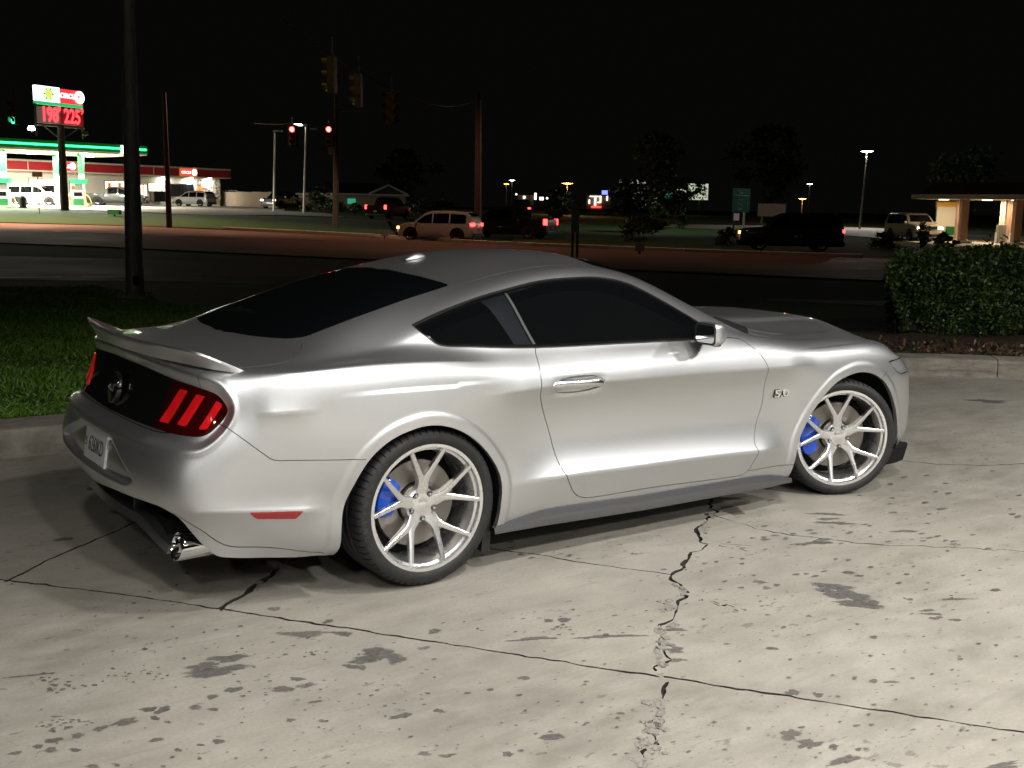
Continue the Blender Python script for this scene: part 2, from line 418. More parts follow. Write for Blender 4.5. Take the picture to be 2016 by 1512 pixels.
def sheet_mesh(S, faces, mirror=True, side=-1, push=0, flange=.02, flange_y=False):
    """panel mesh with the sheet's own normals and an inward lip along its edges.
    side -1: right half (y = -w), +1: left half; mirror: both halves in one mesh"""
    used = sorted({k for f in faces for k in f}); idx = {k: i for i, k in enumerate(used)}
    X = S.V[used]; pos = X[:, :3]; nor = X[:, 3:6]/np.maximum(np.linalg.norm(X[:, 3:6], axis=1, keepdims=True), 1e-9)
    pos = pos - nor*push
    cen = pos[:, 1] < 1e-6
    vs, fs, ln = [], [], []
    edge = {}
    for f in faces:
        for q in range(len(f)):
            a, b = idx[f[q]], idx[f[(q+1) % len(f)]]
            k = (min(a, b), max(a, b)); edge[k] = None if k in edge else (a, b)
    rim = [e for e in edge.values() if e and not (cen[e[0]] and cen[e[1]])]
    for sd in ((-1, 1) if mirror else (side,)):
        base = len(vs)
        p = pos.copy(); p[:, 1] *= sd; nn = nor.copy(); nn[:, 1] *= sd
        remap = list(range(base, base+len(p)))
        if mirror and sd == 1:
            remap = []; 
            for i in range(len(p)):
                if cen[i]: remap.append(i)
                else: remap.append(len(vs)); vs.append(tuple(p[i]))
        else: vs += [tuple(q) for q in p]
        for f in faces:
            g = [idx[k] for k in f]
            if sd == -1: g = g[::-1]
            fs.append(tuple(remap[i] for i in g)); ln += [tuple(nn[i]) for i in g]
        if flange:
            for a, b in rim:
                if sd == 1: a, b = b, a
                k = len(vs); q = []
                for i in (a, b):
                    o = p[i] - nn[i]*flange if not flange_y else p[i] - np.array([0, sd*flange, 0])
                    q += [p[i], o]
                vs += [tuple(q[0]), tuple(q[1]), tuple(q[3]), tuple(q[2])]
                e1 = q[1]-q[0]; e2 = q[2]-q[0]; c = np.cross(e1, e2); c = c/(np.linalg.norm(c)+1e-12)
                fs.append((k, k+1, k+2, k+3)); ln += [tuple(c)]*4
    me = bpy.data.meshes.new('panel'); me.from_pydata(vs, [], fs); me.update()
    for pl in me.polygons: pl.use_smooth = True
    me.normals_split_custom_set(ln)
    return me
# ---------------------------------------------------------------- the silver coupe: body panels
DLO = [(.04,1.085),(.194,1.138),(.38,1.189),(.527,1.219),(.731,1.253),(.938,1.264),(1.103,1.26),(1.266,1.231),(1.416,1.168),(1.567,1.09),(1.665,1.034),(1.70,1.0),
       (1.64,.943),(1.122,.955),(.591,.967),(.241,.989),(.125,1.0),(.086,1.023),(.055,1.059)]
PANELQ = [(.350,1.30),(.375,1.20),(.418,1.140),(.455,1.063),(.488,.985),(.50,.93)]
BPIL = [(.520,1.235),(.533,1.18),(.557,1.084),(.592,.972),(.60,.93)]
DOOR = [(.591,.971),(.576,.937),(.564,.805),(.575,.759),(.649,.598),(.694,.443),(.74,.354),(.788,.288),(.836,.261),(.897,.25),(1.259,.2455),(1.905,.223),(1.947,.243),
        (1.994,.336),(1.981,.389),(2.005,.473),(2.051,.591),(2.049,.723),(2.044,.776),(2.009,.846),(1.948,.905),(1.90,.935),(1.69,.955),(1.6,1.0),(1.0,1.05),(.62,1.05)]
SKIRT = [(.30,.185),(.36,.189),(.486,.202),(.58,.218),(.65,.224),(.9,.215),(1.276,.198),(2.0,.19),(2.12,.182),(2.29,.155),(2.36,.15),(2.36,.05),(.30,.05)]
ARCHR = [(-.412,.02),(-.41,.10),(-.403,.20),(-.397,.384),(-.351,.491),(-.285,.590),(-.193,.658),(-.081,.693),(.002,.697),(.09,.677),(.183,.631),(.282,.546),(.35,.447),(.365,.377),(.36,.292),(.347,.19),(.342,.1),(.34,.02)]
ARCHF = [(2.295,.02),(2.297,.1),(2.303,.22),(2.321,.355),(2.386,.466),(2.478,.571),(2.591,.658),(2.726,.698),(2.822,.703),(2.923,.685),(3.033,.634),(3.126,.549),(3.201,.444),(3.253,.307),(3.262,.2),(3.266,.1),(3.266,.02)]
BUMP_R = [(-.875,.795),(-.845,.762),(-.826,.751),(-.683,.627),(-.655,.616),(-.60,.612),(-.342,.591),(-.22,.585),(-.2,.0),(-1.4,0),(-1.4,.70),(-1.0,.70),(-.93,.74)]
REFL = [(-.77,.427),(-.56,.409),(-.589,.380),(-.738,.396)]
PANEL = [(-.4,.918),(0,.917),(.3,.914),(.623,.900),(.80,.889),(.927,.867),(.978,.831),(.990,.804),(.955,.759),(.885,.716),(.79,.709),(.424,.709),(0,.706),(-.4,.706)]
BARS = [[(.684,.871),(.735,.869),(.61,.738),(.544,.737)], [(.81,.862),(.858,.858),(.752,.741),(.694,.741)], [(.930,.843),(.963,.829),(.887,.737),(.844,.736)]]
POCKET = [(-.6,.632),(0,.630),(.150,.628),(.185,.612),(.40,.535),(.425,.512),(.36,.492),(.1,.480),(-.6,.476)]
BOT = [(-.6,.400),(-.073,.405),(.2,.437),(.45,.450),(.629,.449),(.70,.436),(.767,.408),(.817,.356),(.869,.303),(.91,.270),(.943,.249),(.99,.239),(1.133,.219),(1.3,.195),(1.8,.18)]
SEAM2 = [(.735,.428),(.80,.400),(.878,.36),(.93,.322),(.971,.297),(1.02,.282),(1.144,.268),(1.25,.248),(1.33,.225),(1.43,.200)]
GLASSR = [(.27,0),(.278,.267),(.305,.443),(.332,.545),(.318,.562),(.1,.570),(-.152,.576),(-.370,.578),(-.405,.560),(-.445,.511),(-.485,.395),(-.507,.28),(-.518,.139),(-.522,0),(-.3,-.3),(.1,-.3)]
WSHIELD = [(1.22,0),(1.215,.3),(1.20,.50),(1.23,.545),(1.45,.60),(1.75,.665),(1.93,.700),(1.985,.68),(2.03,.5),(2.07,.3),(2.085,0),(1.9,-.3),(1.4,-.3)]
TRUNK = [(-.3,-.3),(-.3,.30),(-.36,.586),(-.40,.60),(-.451,.672),(-.504,.728),(-.541,.746),(-.62,.748),(-.72,.744),(-.80,.715),(-.852,.70),(-1.2,.70),(-1.2,-.3)]
HOOD = [(2.085,-.3),(2.08,.45),(2.06,.66),(2.09,.745),(2.16,.772),(2.3,.768),(2.6,.745),(2.9,.715),(3.2,.675),(3.34,.61),(3.41,.45),(3.43,.2),(3.435,-.3)]
DITCH = [(.342,.580),(.495,.577),(.711,.570),(.933,.566),(1.108,.556),(1.22,.545)]
SILLSEAM = [(1.949,.243),(2.116,.243),(2.335,.232)]
BUMPF = [(2.99,.645),(3.004,.652),(3.078,.690),(3.10,.735),(3.2,.741),(3.30,.742),(3.8,.742),(3.8,0),(2.9,0)]
LAMPF = [(3.115,.735),(3.2,.7405),(3.30,.741),(3.7,.735),(3.7,.67),(3.3,.655),(3.2,.67)]

P, _uq, RI = body_grid()
_N = -grid_normals(P)
# feature offsets along the surface normal
def rowz(k): return P[:, RI[k], 2][:, None]
X_, W_, Z_ = P[..., 0], P[..., 1], P[..., 2]
T_ = W_ + X_ + 1.0
def cusp(t, up, dn): return np.where(t >= 0, np.exp(-np.abs(t)/up), np.exp(-np.abs(t)/dn))
D = np.zeros(P.shape[:2])
side = (W_ > .55)
D += np.where(side, .025*sstep(.24, .50, X_)*(1-sstep(2.2, 2.46, X_))*cusp(Z_-rowz(7), .085, .050), 0)
D += np.where(side, .009*sstep(-.735, -.66, X_)*(1-sstep(-.62, -.43, X_))*cusp(Z_-rowz(7), .05, .026), 0)
D += np.where(side, .040*sstep(.30, .80, X_)*(1-sstep(2.02, 2.26, X_))*cusp(Z_-rowz(3), .080, .115), 0)
D += np.where(side & (X_ < -.3), .021*sstep(.72, .92, T_)*(1-sstep(-.56, -.44, X_))*cusp(Z_-rowz(3), .05, .07), 0)
_q = np.stack([X_.ravel(), Z_.ravel()], 1); _qt = np.stack([T_.ravel(), Z_.ravel()], 1)
_d9 = np.sqrt((W_-P[:, RI[9], 1][:, None])**2 + (Z_-P[:, RI[9], 2][:, None])**2)
D += np.where(W_ > .6, .0085*sstep(-.78, -.60, X_)*(1-sstep(.05, .38, X_))*np.exp(-_d9/.035), 0)
_near = (side & (Z_ < .85)).ravel()
for pl in (ARCHR, ARCHF):
    sd = np.full(len(_q), 9.); sd[_near] = sd_poly(_q[_near], crspline(pl, True, 6, (0, len(pl)-1)))
    D += (.0065*(1-sstep(.034, .060, sd))).reshape(D.shape)
    D += (.009*(1-sstep(.02, .30, sd))).reshape(D.shape)
_rear = ((X_ < -.55) & (Z_ < .99)).ravel()
sd = np.full(len(_q), 9.); sd[_rear] = sd_poly(_qt[_rear], crspline(PANEL, True, 5)); SDP = sd.reshape(D.shape)
D -= .024*(1-sstep(.004, .046, SDP))
D += .006*np.exp(-((SDP-.05)/.014)**2)
sd = np.full(len(_q), 9.); sd[_rear] = sd_poly(_qt[_rear], np.array(POCKET)); SDK = sd.reshape(D.shape)
D -= .032*(1-sstep(-.012, .004, SDK))
_hb = sstep(2.10, 2.40, X_)*(1-sstep(2.9, 3.42, X_))*(Z_ > .8)
D += .016*_hb*(1-sstep(.345, .395, W_))
D += .008*_hb*np.exp(-((W_-.64)/.05)**2)
D -= np.where(W_ > .7, .015*np.exp(-((X_-.785)/.135)**6 - ((Z_-.792)/.034)**4), 0)
P = P + _N*D[..., None]
P[:, -1, 1] = 0; P[0, :, 1] = 0; P[-1, :, 1] = 0
P[..., 1] = np.maximum(P[..., 1], 0)
_N = -grid_normals(P)
_N[:, -1, 1] = 0; _N[0, :, 1] = 0; _N[-1, :, 1] = 0
_N[0, RI[9]+1:] = (0, 0, 1); _N[-1, RI[9]+1:] = (.5, 0, .85)
rowf = np.interp(np.arange(P.shape[1]), RI, np.arange(len(RI)))
S = Sheet(P, _N, rowf, _uq)

coupe = thing('sports_coupe', 'large silver two door sports coupe with blue brake calipers parked across the foreground', 'sports car')
def xz(): return S.V[:, [0, 2]]
def xw(): return S.V[:, [0, 1]]
def tz(): return np.stack([S.V[:, 1]+S.V[:, 0]+1.0, S.V[:, 2]], 1)
ROW = lambda: S.V[:, 6]
def box_dom(q, poly, pad=.06):
    p = np.array(poly); lo, hi = p.min(0)-pad, p.max(0)+pad
    return (q[:, 0] > lo[0]) & (q[:, 0] < hi[0]) & (q[:, 1] > lo[1]) & (q[:, 1] < hi[1])
def cut_poly(faces, co, poly, dom, off=0, sub=6, sharp=(), smooth=True):
    """faces inside / outside a closed outline within a domain"""
    q = co(); pl = crspline(poly, True, sub, sharp) if smooth else np.array(poly, float)
    d = dom() & box_dom(q, pl); near, rest = S.part(faces, d)
    f = np.full(len(q), 9.); f[d] = sd_poly(q[d], pl) + off
    a, b = S.cut(near, f)
    return a, b + rest
def groove_line(faces, co, line, dom, wid=.0021):
    """a narrow strip along an open line is taken out -> (strip, others)"""
    q = co(); ln = crspline(line, False, 6); d = dom() & box_dom(q, ln); near, rest = S.part(faces, d)
    f = np.full(len(q), 9.); ok = np.zeros(len(q), bool); f[d], ok[d] = sd_line(q[d], ln)
    cand, far = S.part(near, ok & (np.abs(f) < .08))
    lo, hi = S.cut(cand, f-wid)
    f2 = np.full(len(S.V), 9.); q = co(); f2, ok2 = sd_line(q, ln)
    strip, neg = [], []
    n, p_ = S.cut(lo, -f2-wid)
    return n, p_ + hi + far + rest
def groove_poly(faces, co, poly, dom, wid=.0021, sharp=(), sub=6):
    """inside panel, gap strip, outside"""
    outer, out = cut_poly(faces, co, poly, dom, -wid, sub, sharp)
    inner, strip = cut_poly(outer, co, poly, dom, wid, sub, sharp)
    return inner, strip, out

F = S.F; gaps = []
dside = lambda: (S.V[:, 6] < 9.6) & (S.V[:, 1] > .5)
_, F = cut_poly(F, xz, ARCHR, dside, 0, 6, (0, len(ARCHR)-1))
_, F = cut_poly(F, xz, ARCHF, dside, 0, 6, (0, len(ARCHF)-1))
# opening below the rear bumper
near, rest = S.part(F, (S.V[:, 0] < -.38) & (S.V[:, 6] < 4.6))
q = tz(); bl = crspline(BOT, False, 5)
f = np.interp(q[:, 0], bl[:, 0], bl[:, 1]) - q[:, 1]
near, _ = S.cut(near, f); F = near + rest
# glass areas
ddlo = lambda: (S.V[:, 6] > 8.6) & (S.V[:, 6] < 12.9) & (S.V[:, 7] > -.35) & (S.V[:, 7] < 2.2)
DLOF, F = cut_poly(F, xz, DLO, ddlo, 0, 5, (0, 11, 12))
dtop = lambda: S.V[:, 6] > 11.2
REARG, F = cut_poly(F, xw, GLASSR, lambda: dtop() & (S.V[:, 0] < .6), 0, 5)
WSH, F = cut_poly(F, xw, WSHIELD, lambda: (S.V[:, 6] > 11.6) & (S.V[:, 0] > 1.0) & (S.V[:, 0] < 2.3), 0, 5)
TAIL, F = cut_poly(F, tz, PANEL, lambda: (S.V[:, 0] < -.6) & (S.V[:, 6] < 9.3), 0, 5)
# door, hood, boot lid, bumpers
DOORF, g, F = groove_poly(F, xz, DOOR, lambda: (S.V[:, 6] > .9) & (S.V[:, 6] < 11.5) & (S.V[:, 1] > .5), .0018, (0, 22), 4); gaps += g
HOODF, g, F = groove_poly(F, xw, HOOD, lambda: (S.V[:, 6] > 9.4) & (S.V[:, 0] > 1.9), .0018, (), 4); gaps += g
TRUNKF, g, F = groove_poly(F, xw, TRUNK, lambda: (S.V[:, 6] > 7.5) & (S.V[:, 0] < -.2), .0017, (), 4); gaps += g
q = None
BUMPRF, g, F = groove_poly(F, xz, BUMP_R, lambda: (S.V[:, 6] < 8.4) & (S.V[:, 0] < -.3), .0016, (0, 7, 8), 4); gaps += g
BUMPFF, g, F = groove_poly(F, xz, BUMPF, lambda: (S.V[:, 6] < 9.6) & (S.V[:, 0] > 2.85), .0016, (0,), 4); gaps += g
LAMPFF, g, BUMPFF = groove_poly(BUMPFF, xz, LAMPF, lambda: (S.V[:, 6] < 9.6) & (S.V[:, 0] > 2.95), .0030, (0,), 4); gaps += g
REFLF, BUMPRF = cut_poly(BUMPRF, xz, REFL, lambda: S.V[:, 6] < 5, 0, 4, (0, 1, 2, 3))
g, BUMPRF = groove_line(BUMPRF, tz, SEAM2, lambda: (S.V[:, 0] < -.38) & (S.V[:, 6] < 5)); gaps += g
SKIRTF, F = cut_poly(F, xz, SKIRT, lambda: (S.V[:, 6] < 3) & (S.V[:, 0] > .2) & (S.V[:, 0] < 2.6), 0, 4, tuple(range(13)))
g, F = groove_line(F, xz, SILLSEAM, lambda: (S.V[:, 6] < 4) & (S.V[:, 1] > .5), .0018); gaps += g
g, F = groove_line(F, xw, DITCH, lambda: (S.V[:, 6] > 10) & (S.V[:, 0] > .2) & (S.V[:, 0] < 1.4), .0028); gaps += g

def panel(name, faces, m, mirror=True, side=-1, parent=coupe, **k):
    return link(name, sheet_mesh(S, faces, mirror, side, **k), parent, M[m])
panel('body', F, 'silver')
panel('hood', HOODF, 'silver'); panel('trunk_lid', TRUNKF, 'silver')
panel('rear_bumper', BUMPRF, 'silver'); panel('front_bumper', BUMPFF, 'silver')
for sd in (-1, 1): panel('panel_gap', gaps, 'gap', False, sd, push=.0045, flange=0)
panel('rear_window', REARG, 'glass', push=.002, flange=.006); panel('windshield', WSH, 'glass', push=.003, flange=.006)
for sd in (-1, 1):
    door = panel('door', DOORF, 'silver', False, sd)
    panel('sill', SKIRTF, 'skirt', False, sd, push=.004, flange=.0)
    panel('side_reflector', REFLF, 'red_reflector', False, sd, push=-.004, flange=.012)
    panel('headlight', LAMPFF, 'headlight', False, sd, push=.001)
    # side glass: black surround, door glass and quarter glass parted by the pillar strip
    q = xz(); pl = crspline(DLO, True, 5, (0, 11, 12)); f = sd_poly(q, pl)
    inner, surround = S.cut(DLOF, f+.017)
    bright, surround = S.cut(surround, -(sd_poly(xz(), pl)+.006))
    bl = crspline(BPIL, False, 5)
    f, _ = sd_line(xz(), bl); qg, dg = S.cut(inner, f-.007)
    f, _ = sd_line(xz(), bl); strip, qg2 = S.cut(qg, -f-.007)
    f, _ = sd_line(xz(), bl)
    mid = lambda fs: np.mean([f[k] for fa in fs[:50] for k in fa]) if fs else 0
    pieces = sorted([(mid(dg), dg), (mid(qg2), qg2)], key=lambda t: t[0])
    panel('window_trim', bright, 'trim', False, sd, push=.000, flange=.008)
    panel('window_trim', surround, 'black_gloss', False, sd, push=.0035, flange=.008)
    xs = [np.mean([S.V[k, 0] for fa in pc[1] for k in fa]) for pc in pieces]
    for x, pc in zip(xs, pieces):
        if x > .6: panel('door_window', pc[1], 'glass', False, sd, push=.006, flange=0, parent=door)
        else:
            fq, _ = sd_line(xz(), crspline(PANELQ, False, 5)); a_, b_ = S.cut(pc[1], fq)
            a_, b_ = sorted((a_, b_), key=lambda fs: np.mean([S.V[k, 0] for fa in fs for k in fa]) if fs else 9)
            panel('quarter_window', a_, 'glass', False, sd, push=.006, flange=0); panel('pillar_panel', b_, 'pillar', False, sd, push=.006, flange=0)
    panel('pillar_strip', strip, 'hub_dark', False, sd, push=-.001, flange=.01)
# tail panel: black centre, three red bars a side with a painted-in glow under dark red lenses
LENS = [(.56,.935),(.60,.89),(.545,.80),(.49,.70),(.5,.65),(1.2,.65),(1.2,.935)]
q = tz(); f = sd_poly(q, np.array(LENS)); LENSF, TAIL = S.cut(TAIL, f)
panel('tail_panel', TAIL, 'black_gloss', push=.001, flange=.01)
for sd in (-1, 1):
    lamp = panel('tail_light', LENSF, 'red_lens', False, sd, push=.001, flange=.012)
    rest = LENSF
    for b in BARS:
        bar, rest = cut_poly(rest, tz, b, lambda: S.V[:, 0] < -.5, 0, 5, (0, 1, 2, 3))
        panel('light_bar', bar, 'red_glow', False, sd, push=-.005, flange=.006, parent=lamp)
# ---------------------------------------------------------------- the silver coupe: fittings
def loft(name, secs, m, parent, closed=False, smooth=True, caps=True, mirror=False):
    """secs: list of point loops of equal length"""
    mb = MB(); n = len(secs[0]); vs = [tuple(p) for s in secs for p in s]; fs = []
    for i in range(len(secs)-1):
        for k in range(n if closed else n-1):
            q = (k+1) % n; fs.append((i*n+k, i*n+q, (i+1)*n+q, (i+1)*n+k))
    if caps and closed: fs += [tuple(range(n))[::-1], tuple((len(secs)-1)*n+k for k in range(n))]
    mb.add(vs, fs)
    if mirror: mb.add([(v[0], -v[1], v[2]) for v in vs], [f[::-1] for f in fs])
    return mb.build(name, m, parent, smooth)
def poly3(pts, sub=5): return spline(np.arange(len(pts)), np.array(pts, float), np.linspace(0, len(pts)-1, (len(pts)-1)*sub+1))

def surf_w(x, z):
    m = (P[..., 1] > .6); d = np.where(m, (P[..., 0]-x)**2 + (P[..., 2]-z)**2, 9); return float(P[..., 1].ravel()[np.argmin(d)])
# boot spoiler: trailing edge, foot on the boot lid, lower rear edge  (x, w, z)
TE = poly3([(-.995,0,1.036),(-.977,.3,1.036),(-.957,.5,1.038),(-.925,.66,1.036),(-.882,.742,1.024),(-.80,.772,.986),(-.708,.780,.942)])
FT = poly3([(-.870,0,.972),(-.850,.3,.972),(-.820,.48,.971),(-.775,.60,.968),(-.745,.665,.963),(-.715,.72,.957),(-.700,.772,.938)])
LE = poly3([(-.976,0,.974),(-.963,.3,.974),(-.941,.46,.973),(-.898,.62,.969),(-.856,.705,.962),(-.79,.768,.951),(-.706,.786,.936)])
secs = []
for t, f, l in zip(TE, FT, LE):
    a = f + (t-f)*.35; a[2] -= .012*(t[2]-f[2])/.06; b = f + (t-f)*.72; b[2] -= .010*(t[2]-f[2])/.06
    o = (t-f)/(np.linalg.norm(t-f)+1e-9); t2 = t + np.array([0, 0, -.009]) + o*.003
    c = t2 + (l-t2)*.30 - np.array([(l-t2)[0]*.25-.004, 0, 0]); d = t2 + (l-t2)*.70
    secs.append([(p[0], -p[1], p[2]) for p in (f, a, b, t, t2, c, d, l)])
sec2 = [[(p[0], -p[1], p[2]) for p in s] for s in secs[::-1]]
loft('spoiler', sec2[:-1] + secs, M['silver'], coupe, closed=True)

# rear diffuser, its lower blade, exhaust tips
def rearx(w, x0=-1.03): return x0 + .17*w*w + .14*max(0, w-.45)**2
for nm, zt, zb, x0, th, mm in (('diffuser', .49, .285, -.975, .02, 'gap'), ('diffuser_blade', .325, .292, -1.035, .06, 'skirt')):
    secs = []
    for w in np.linspace(-.58, .58, 29):
        x = rearx(abs(w), x0); k = max(0, abs(w)-.38); b = zb - .09*sstep(.3, .68, abs(w)) ; t_ = zt - (.09*sstep(.3, .68, abs(w)) if nm != 'diffuser' else 0)
        secs.append([(x, w, t_), (x-.012 if nm != 'diffuser' else x+.06, w, b), (x+th, w, b-.004), (x+th, w, t_)])
    loft(nm, secs, M[mm], coupe, closed=True, smooth=False)
for sg in (-1, 1):
    MB().box((-.985, sg*.24, .335), (.05, .022, .12), taper=.8).build('diffuser_fin', M['black_plastic'], coupe, bevel=.004)
    mb = MB(); prof = [(.044, -.02), (.050, 0), (.0525, .004), (.0535, .012), (.053, .12), (.04, .16)]
    ring = [(-.955 + h, r) for r, h in prof]
    n = 28; vs = []; fs = []
    prof2 = [(.044, .10), (.050, .012), (.0545, .0), (.058, .006), (.058, .15), (.03, .17)]
    for k in range(n):
        a = 2*math.pi*k/n
        for r, h in prof2: vs.append((-.965+h+(.13 if sg > 0 else 0) + .30*r*math.sin(a)*(1 if h < .05 else 0), sg*.640 + r*math.cos(a)*1.1, .262 + r*math.sin(a)))
    for k in range(n):
        q = (k+1) % n
        for i in range(5): fs.append((k*6+i, k*6+i+1, q*6+i+1, q*6+i))
    tip = MB().add(vs, fs).build('exhaust_tip', M['chrome'], coupe, True)
    MB().lathe([(0, 0), (.042, 0)], 24, 'y').add([], [])
    mb = MB(); vs = [(-.935+(.13 if sg > 0 else 0), sg*.640 + .046*math.cos(2*math.pi*k/20), .262+.041*math.sin(2*math.pi*k/20)) for k in range(20)]
    mb.add(vs, [tuple(range(20))]).build('bore', M['gap'], tip)
# floor pan and wheel wells
MB().box((1.32, 0, .265), (4.1, 1.42, .12)).build('underbody', M['black_plastic'], coupe, bevel=.02)
for cx, cz in ((-.02, .34), (2.78, .335)):
    for sg in (-1, 1):
        mb = MB(); vs = []; fs = []; n = 28
        for k in range(n+1):
            a = -.35 + (math.pi+.7)*k/n
            for y in (.50, .905): vs.append((cx + (.405 if cx < 1 else .50)*math.cos(a), sg*y, cz + .385*math.sin(a)))
        for k in range(n): fs.append((2*k, 2*k+1, 2*k+3, 2*k+2))
        fs.append(tuple(2*k for k in range(n+1)))
        mb.add(vs, fs).build('wheel_well', M['gap'], coupe)
    
# dark side skirts under the doors
for sg in (-1, 1):
    secs = []
    for x in np.linspace(.335, 2.315, 34):
        zt = float(np.interp(x, [.335, .36, .45, .60, .75, 1.235, 2.0, 2.12, 2.29, 2.32], [.196, .199, .215, .233, .232, .214, .205, .195, .160, .152])); zb = float(np.interp(x, [.33, 1.237, 2.3], [.182, .153, .142])) - .012
        e = max(0, min(1, (zt-zb)/.06)); w = surf_w(x, max(zt, .17)) + .004
        secs.append([(x, sg*(w-.02), zt+.002), (x, sg*(w+.002), zt), (x, sg*(w+.006*e), zt-(zt-zb)*.35), (x, sg*(w+.016*e), zb+.008), (x, sg*(w+.014*e), zb), (x, sg*.80, zb+.004)])
    loft('side_skirt', secs, M['skirt'], coupe)
MB().box((-.74, 0, .30), (.44, 1.02, .07)).build('void_filler', M['gap'], coupe)  # near-black block added to close and darken the void under the bumper
# black lip ahead of the front wheel and small flap behind the rear wheel
for sg in (-1, 1):
    pts = [(3.20, .875), (3.32, .872), (3.43, .842), (3.475, .80), (3.46, .77), (3.34, .82), (3.20, .84)]
    secs = [[(x, sg*(w + dz*.25), .105 + dz) for x, w in pts] for dz in (0, .03, .075, .10)]
    loft('splitter', secs, M['gap'], coupe, closed=True, smooth=False)
    MB().prism([(.300, .085), (.345, .075), (.352, .23), (.318, .24)], 1, sg*.80, sg*.885).build('mud_flap', M['black_plastic'], coupe)

# door mirror
def rrect(cy, cz, hy, hz, r, n=5):
    out = []
    for qx, qz, a0 in ((1, 1, 0), (-1, 1, 90), (-1, -1, 180), (1, -1, 270)):
        for k in range(n):
            a = R(a0 + 90*k/(n-1)); out.append((cy + qx*(hy-r) + r*math.cos(a), cz + qz*(hz-r) + r*math.sin(a)))
    return out
for sg in (-1, 1):
    secs = []
    for x, cy, cz, hy, hz, r in ((1.525, .995, .992, .068, .050, .022), (1.535, .995, .993, .073, .055, .026), (1.56, .995, .993, .073, .055, .028), (1.60, .985, .990, .068, .050, .03), (1.64, .97, .984, .056, .040, .028), (1.668, .955, .978, .038, .026, .02), (1.682, .945, .974, .016, .010, .008)):
        secs.append([(x, sg*a, b) for a, b in rrect(cy, cz, hy, hz, r)])
    mir = loft('mirror', secs, M['silver'], coupe, closed=True)
    g = [(1.5225, sg*a, b) for a, b in rrect(.995, .993, .060, .043, .018)]
    MB().add(g, [tuple(range(len(g)))]).build('mirror_glass', M['mirror'], mir)
    secs = [[(1.524 - dx, sg*a, b) for a, b in rrect(.995, .993, .070-dx, .052-dx, .022)] for dx in (0, .004)]
    secs += [[(1.5218, sg*a, b) for a, b in rrect(.995, .993, .060, .043, .018)]]
    loft('mirror_rim', secs, M['black_plastic'], mir, closed=True, caps=False)
    MB().tube([(1.60, sg*.84, .948), (1.615, sg*.90, .944), (1.61, sg*.98, .938), (1.59, sg*1.03, .938)], [.022, .018, .016, .008], 8).build('mirror_foot', M['black_plastic'], mir, True)
    # sail behind the mirror
    # door handle: bar over a cup
    yb = surf_w(.78, .825)+.018
    secs = []
    for t in np.linspace(0, 1, 15):
        x = .640 + .285*t; e = math.sin(math.pi*min(1, max(0, t)))**.45; off = .014 + .018*e
        h = .0135 + .006*e; z = .806 - .012*t + .004*e
        secs.append([(x, sg*(yb-.022+off*a), z + h*b) for a, b in ((0, 1), (.75, .95), (1, .35), (1, -.35), (.75, -.95), (0, -1))])
    hd_ = loft('door_handle', secs, M['handle'], coupe, closed=True)
    ring = []
    for a in np.linspace(0, 2*math.pi, 41):
        x = .782 + .150*math.copysign(abs(math.cos(a))**.8, math.cos(a)); z = .797 + .038*math.copysign(abs(math.sin(a))**.8, math.sin(a)); ring.append((x, sg*(surf_w(x, z)+.0015), z))
    MB().tube(ring, .0042, 6, caps=False).build('handle_surround', M['handle'], hd_, True)
# roof aerial
secs = []
for t in np.linspace(0, 1, 9):
    r = .024*math.sin(math.pi*(.05+.9*t))**.6
    secs.append([(.43+.11*t, r*1.1*math.cos(a), 1.318+.018*t + r*1.1*math.sin(a)) for a in np.linspace(0, math.pi, 9)])
loft('aerial', secs, M['silver'], coupe)
# cowl under the windscreen
secs = []
for w in np.linspace(-.66, .66, 25):
    a = abs(w); x = 2.055 - .12*(a/.72)**2.2; z = 1.037 - .072*(a/.72)**2
    secs.append([(x-.10, w, z+.040), (x-.03, w, z+.020), (x+.05, w, z-.002), (x+.07, w, z-.025)])
loft('cowl', secs, M['gap'], coupe)
for sg in (-1, 1):
    MB().tube([(1.86, sg*.725, 1.03), (1.93, sg*.745, .998), (2.03, sg*.775, .948), (2.075, sg*.765, .935)], [.010, .022, .036, .010], 8).build('cowl_corner', M['gap'], coupe, True)
# number plate in its pocket, boot badge, wing badge
PC = Vector((-1.083, 0, .555)); px_ = Vector((0, -1, 0)); py_ = Vector((.16, 0, 1)).normalized()
mwp = frame(PC, px_, py_)
me = MB().box((0, 0, 0), (.318, .162, .008)).mesh(); me.transform(mwp)
pl = link('number_plate', me, coupe, M['chrome'])
me = MB().box((0, 0, .0045), (.302, .146, .004)).mesh(); me.transform(mwp); link('plate_face', me, pl, M['plate_white'])
place_text('plate_text', '626IKD', .088, mwp @ Matrix.Translation((.014, -.002, .0072)) @ Matrix.Diagonal((.78, 1.05, 1, 1)), pl, M['ink'], depth=.0006)
place_text('plate_text', 'LA', .036, mwp @ Matrix.Translation((-.130, .002, .0072)) @ Matrix.Rotation(R(90), 4, 'Z'), pl, M['ink'], depth=.0006)
BC = Vector((-1.000, 0, .800)); mwb = frame(BC, (0, -1, 0), (.20, 0, 1))
me = MB().lathe([(0, .012), (.050, .011), (.058, .008), (.064, .010), (.068, .006), (.069, -.012)], 40, 'z').mesh(); me.transform(mwb)
bd = link('boot_badge', me, coupe, M['black_gloss'], True)
place_text('badge_text', 'GT', .056, mwb @ Matrix.Translation((0, 0, .0135)) @ Matrix.Diagonal((1.15, .9, 1, 1)), bd, M['chrome'], depth=.0022, bold=.001)
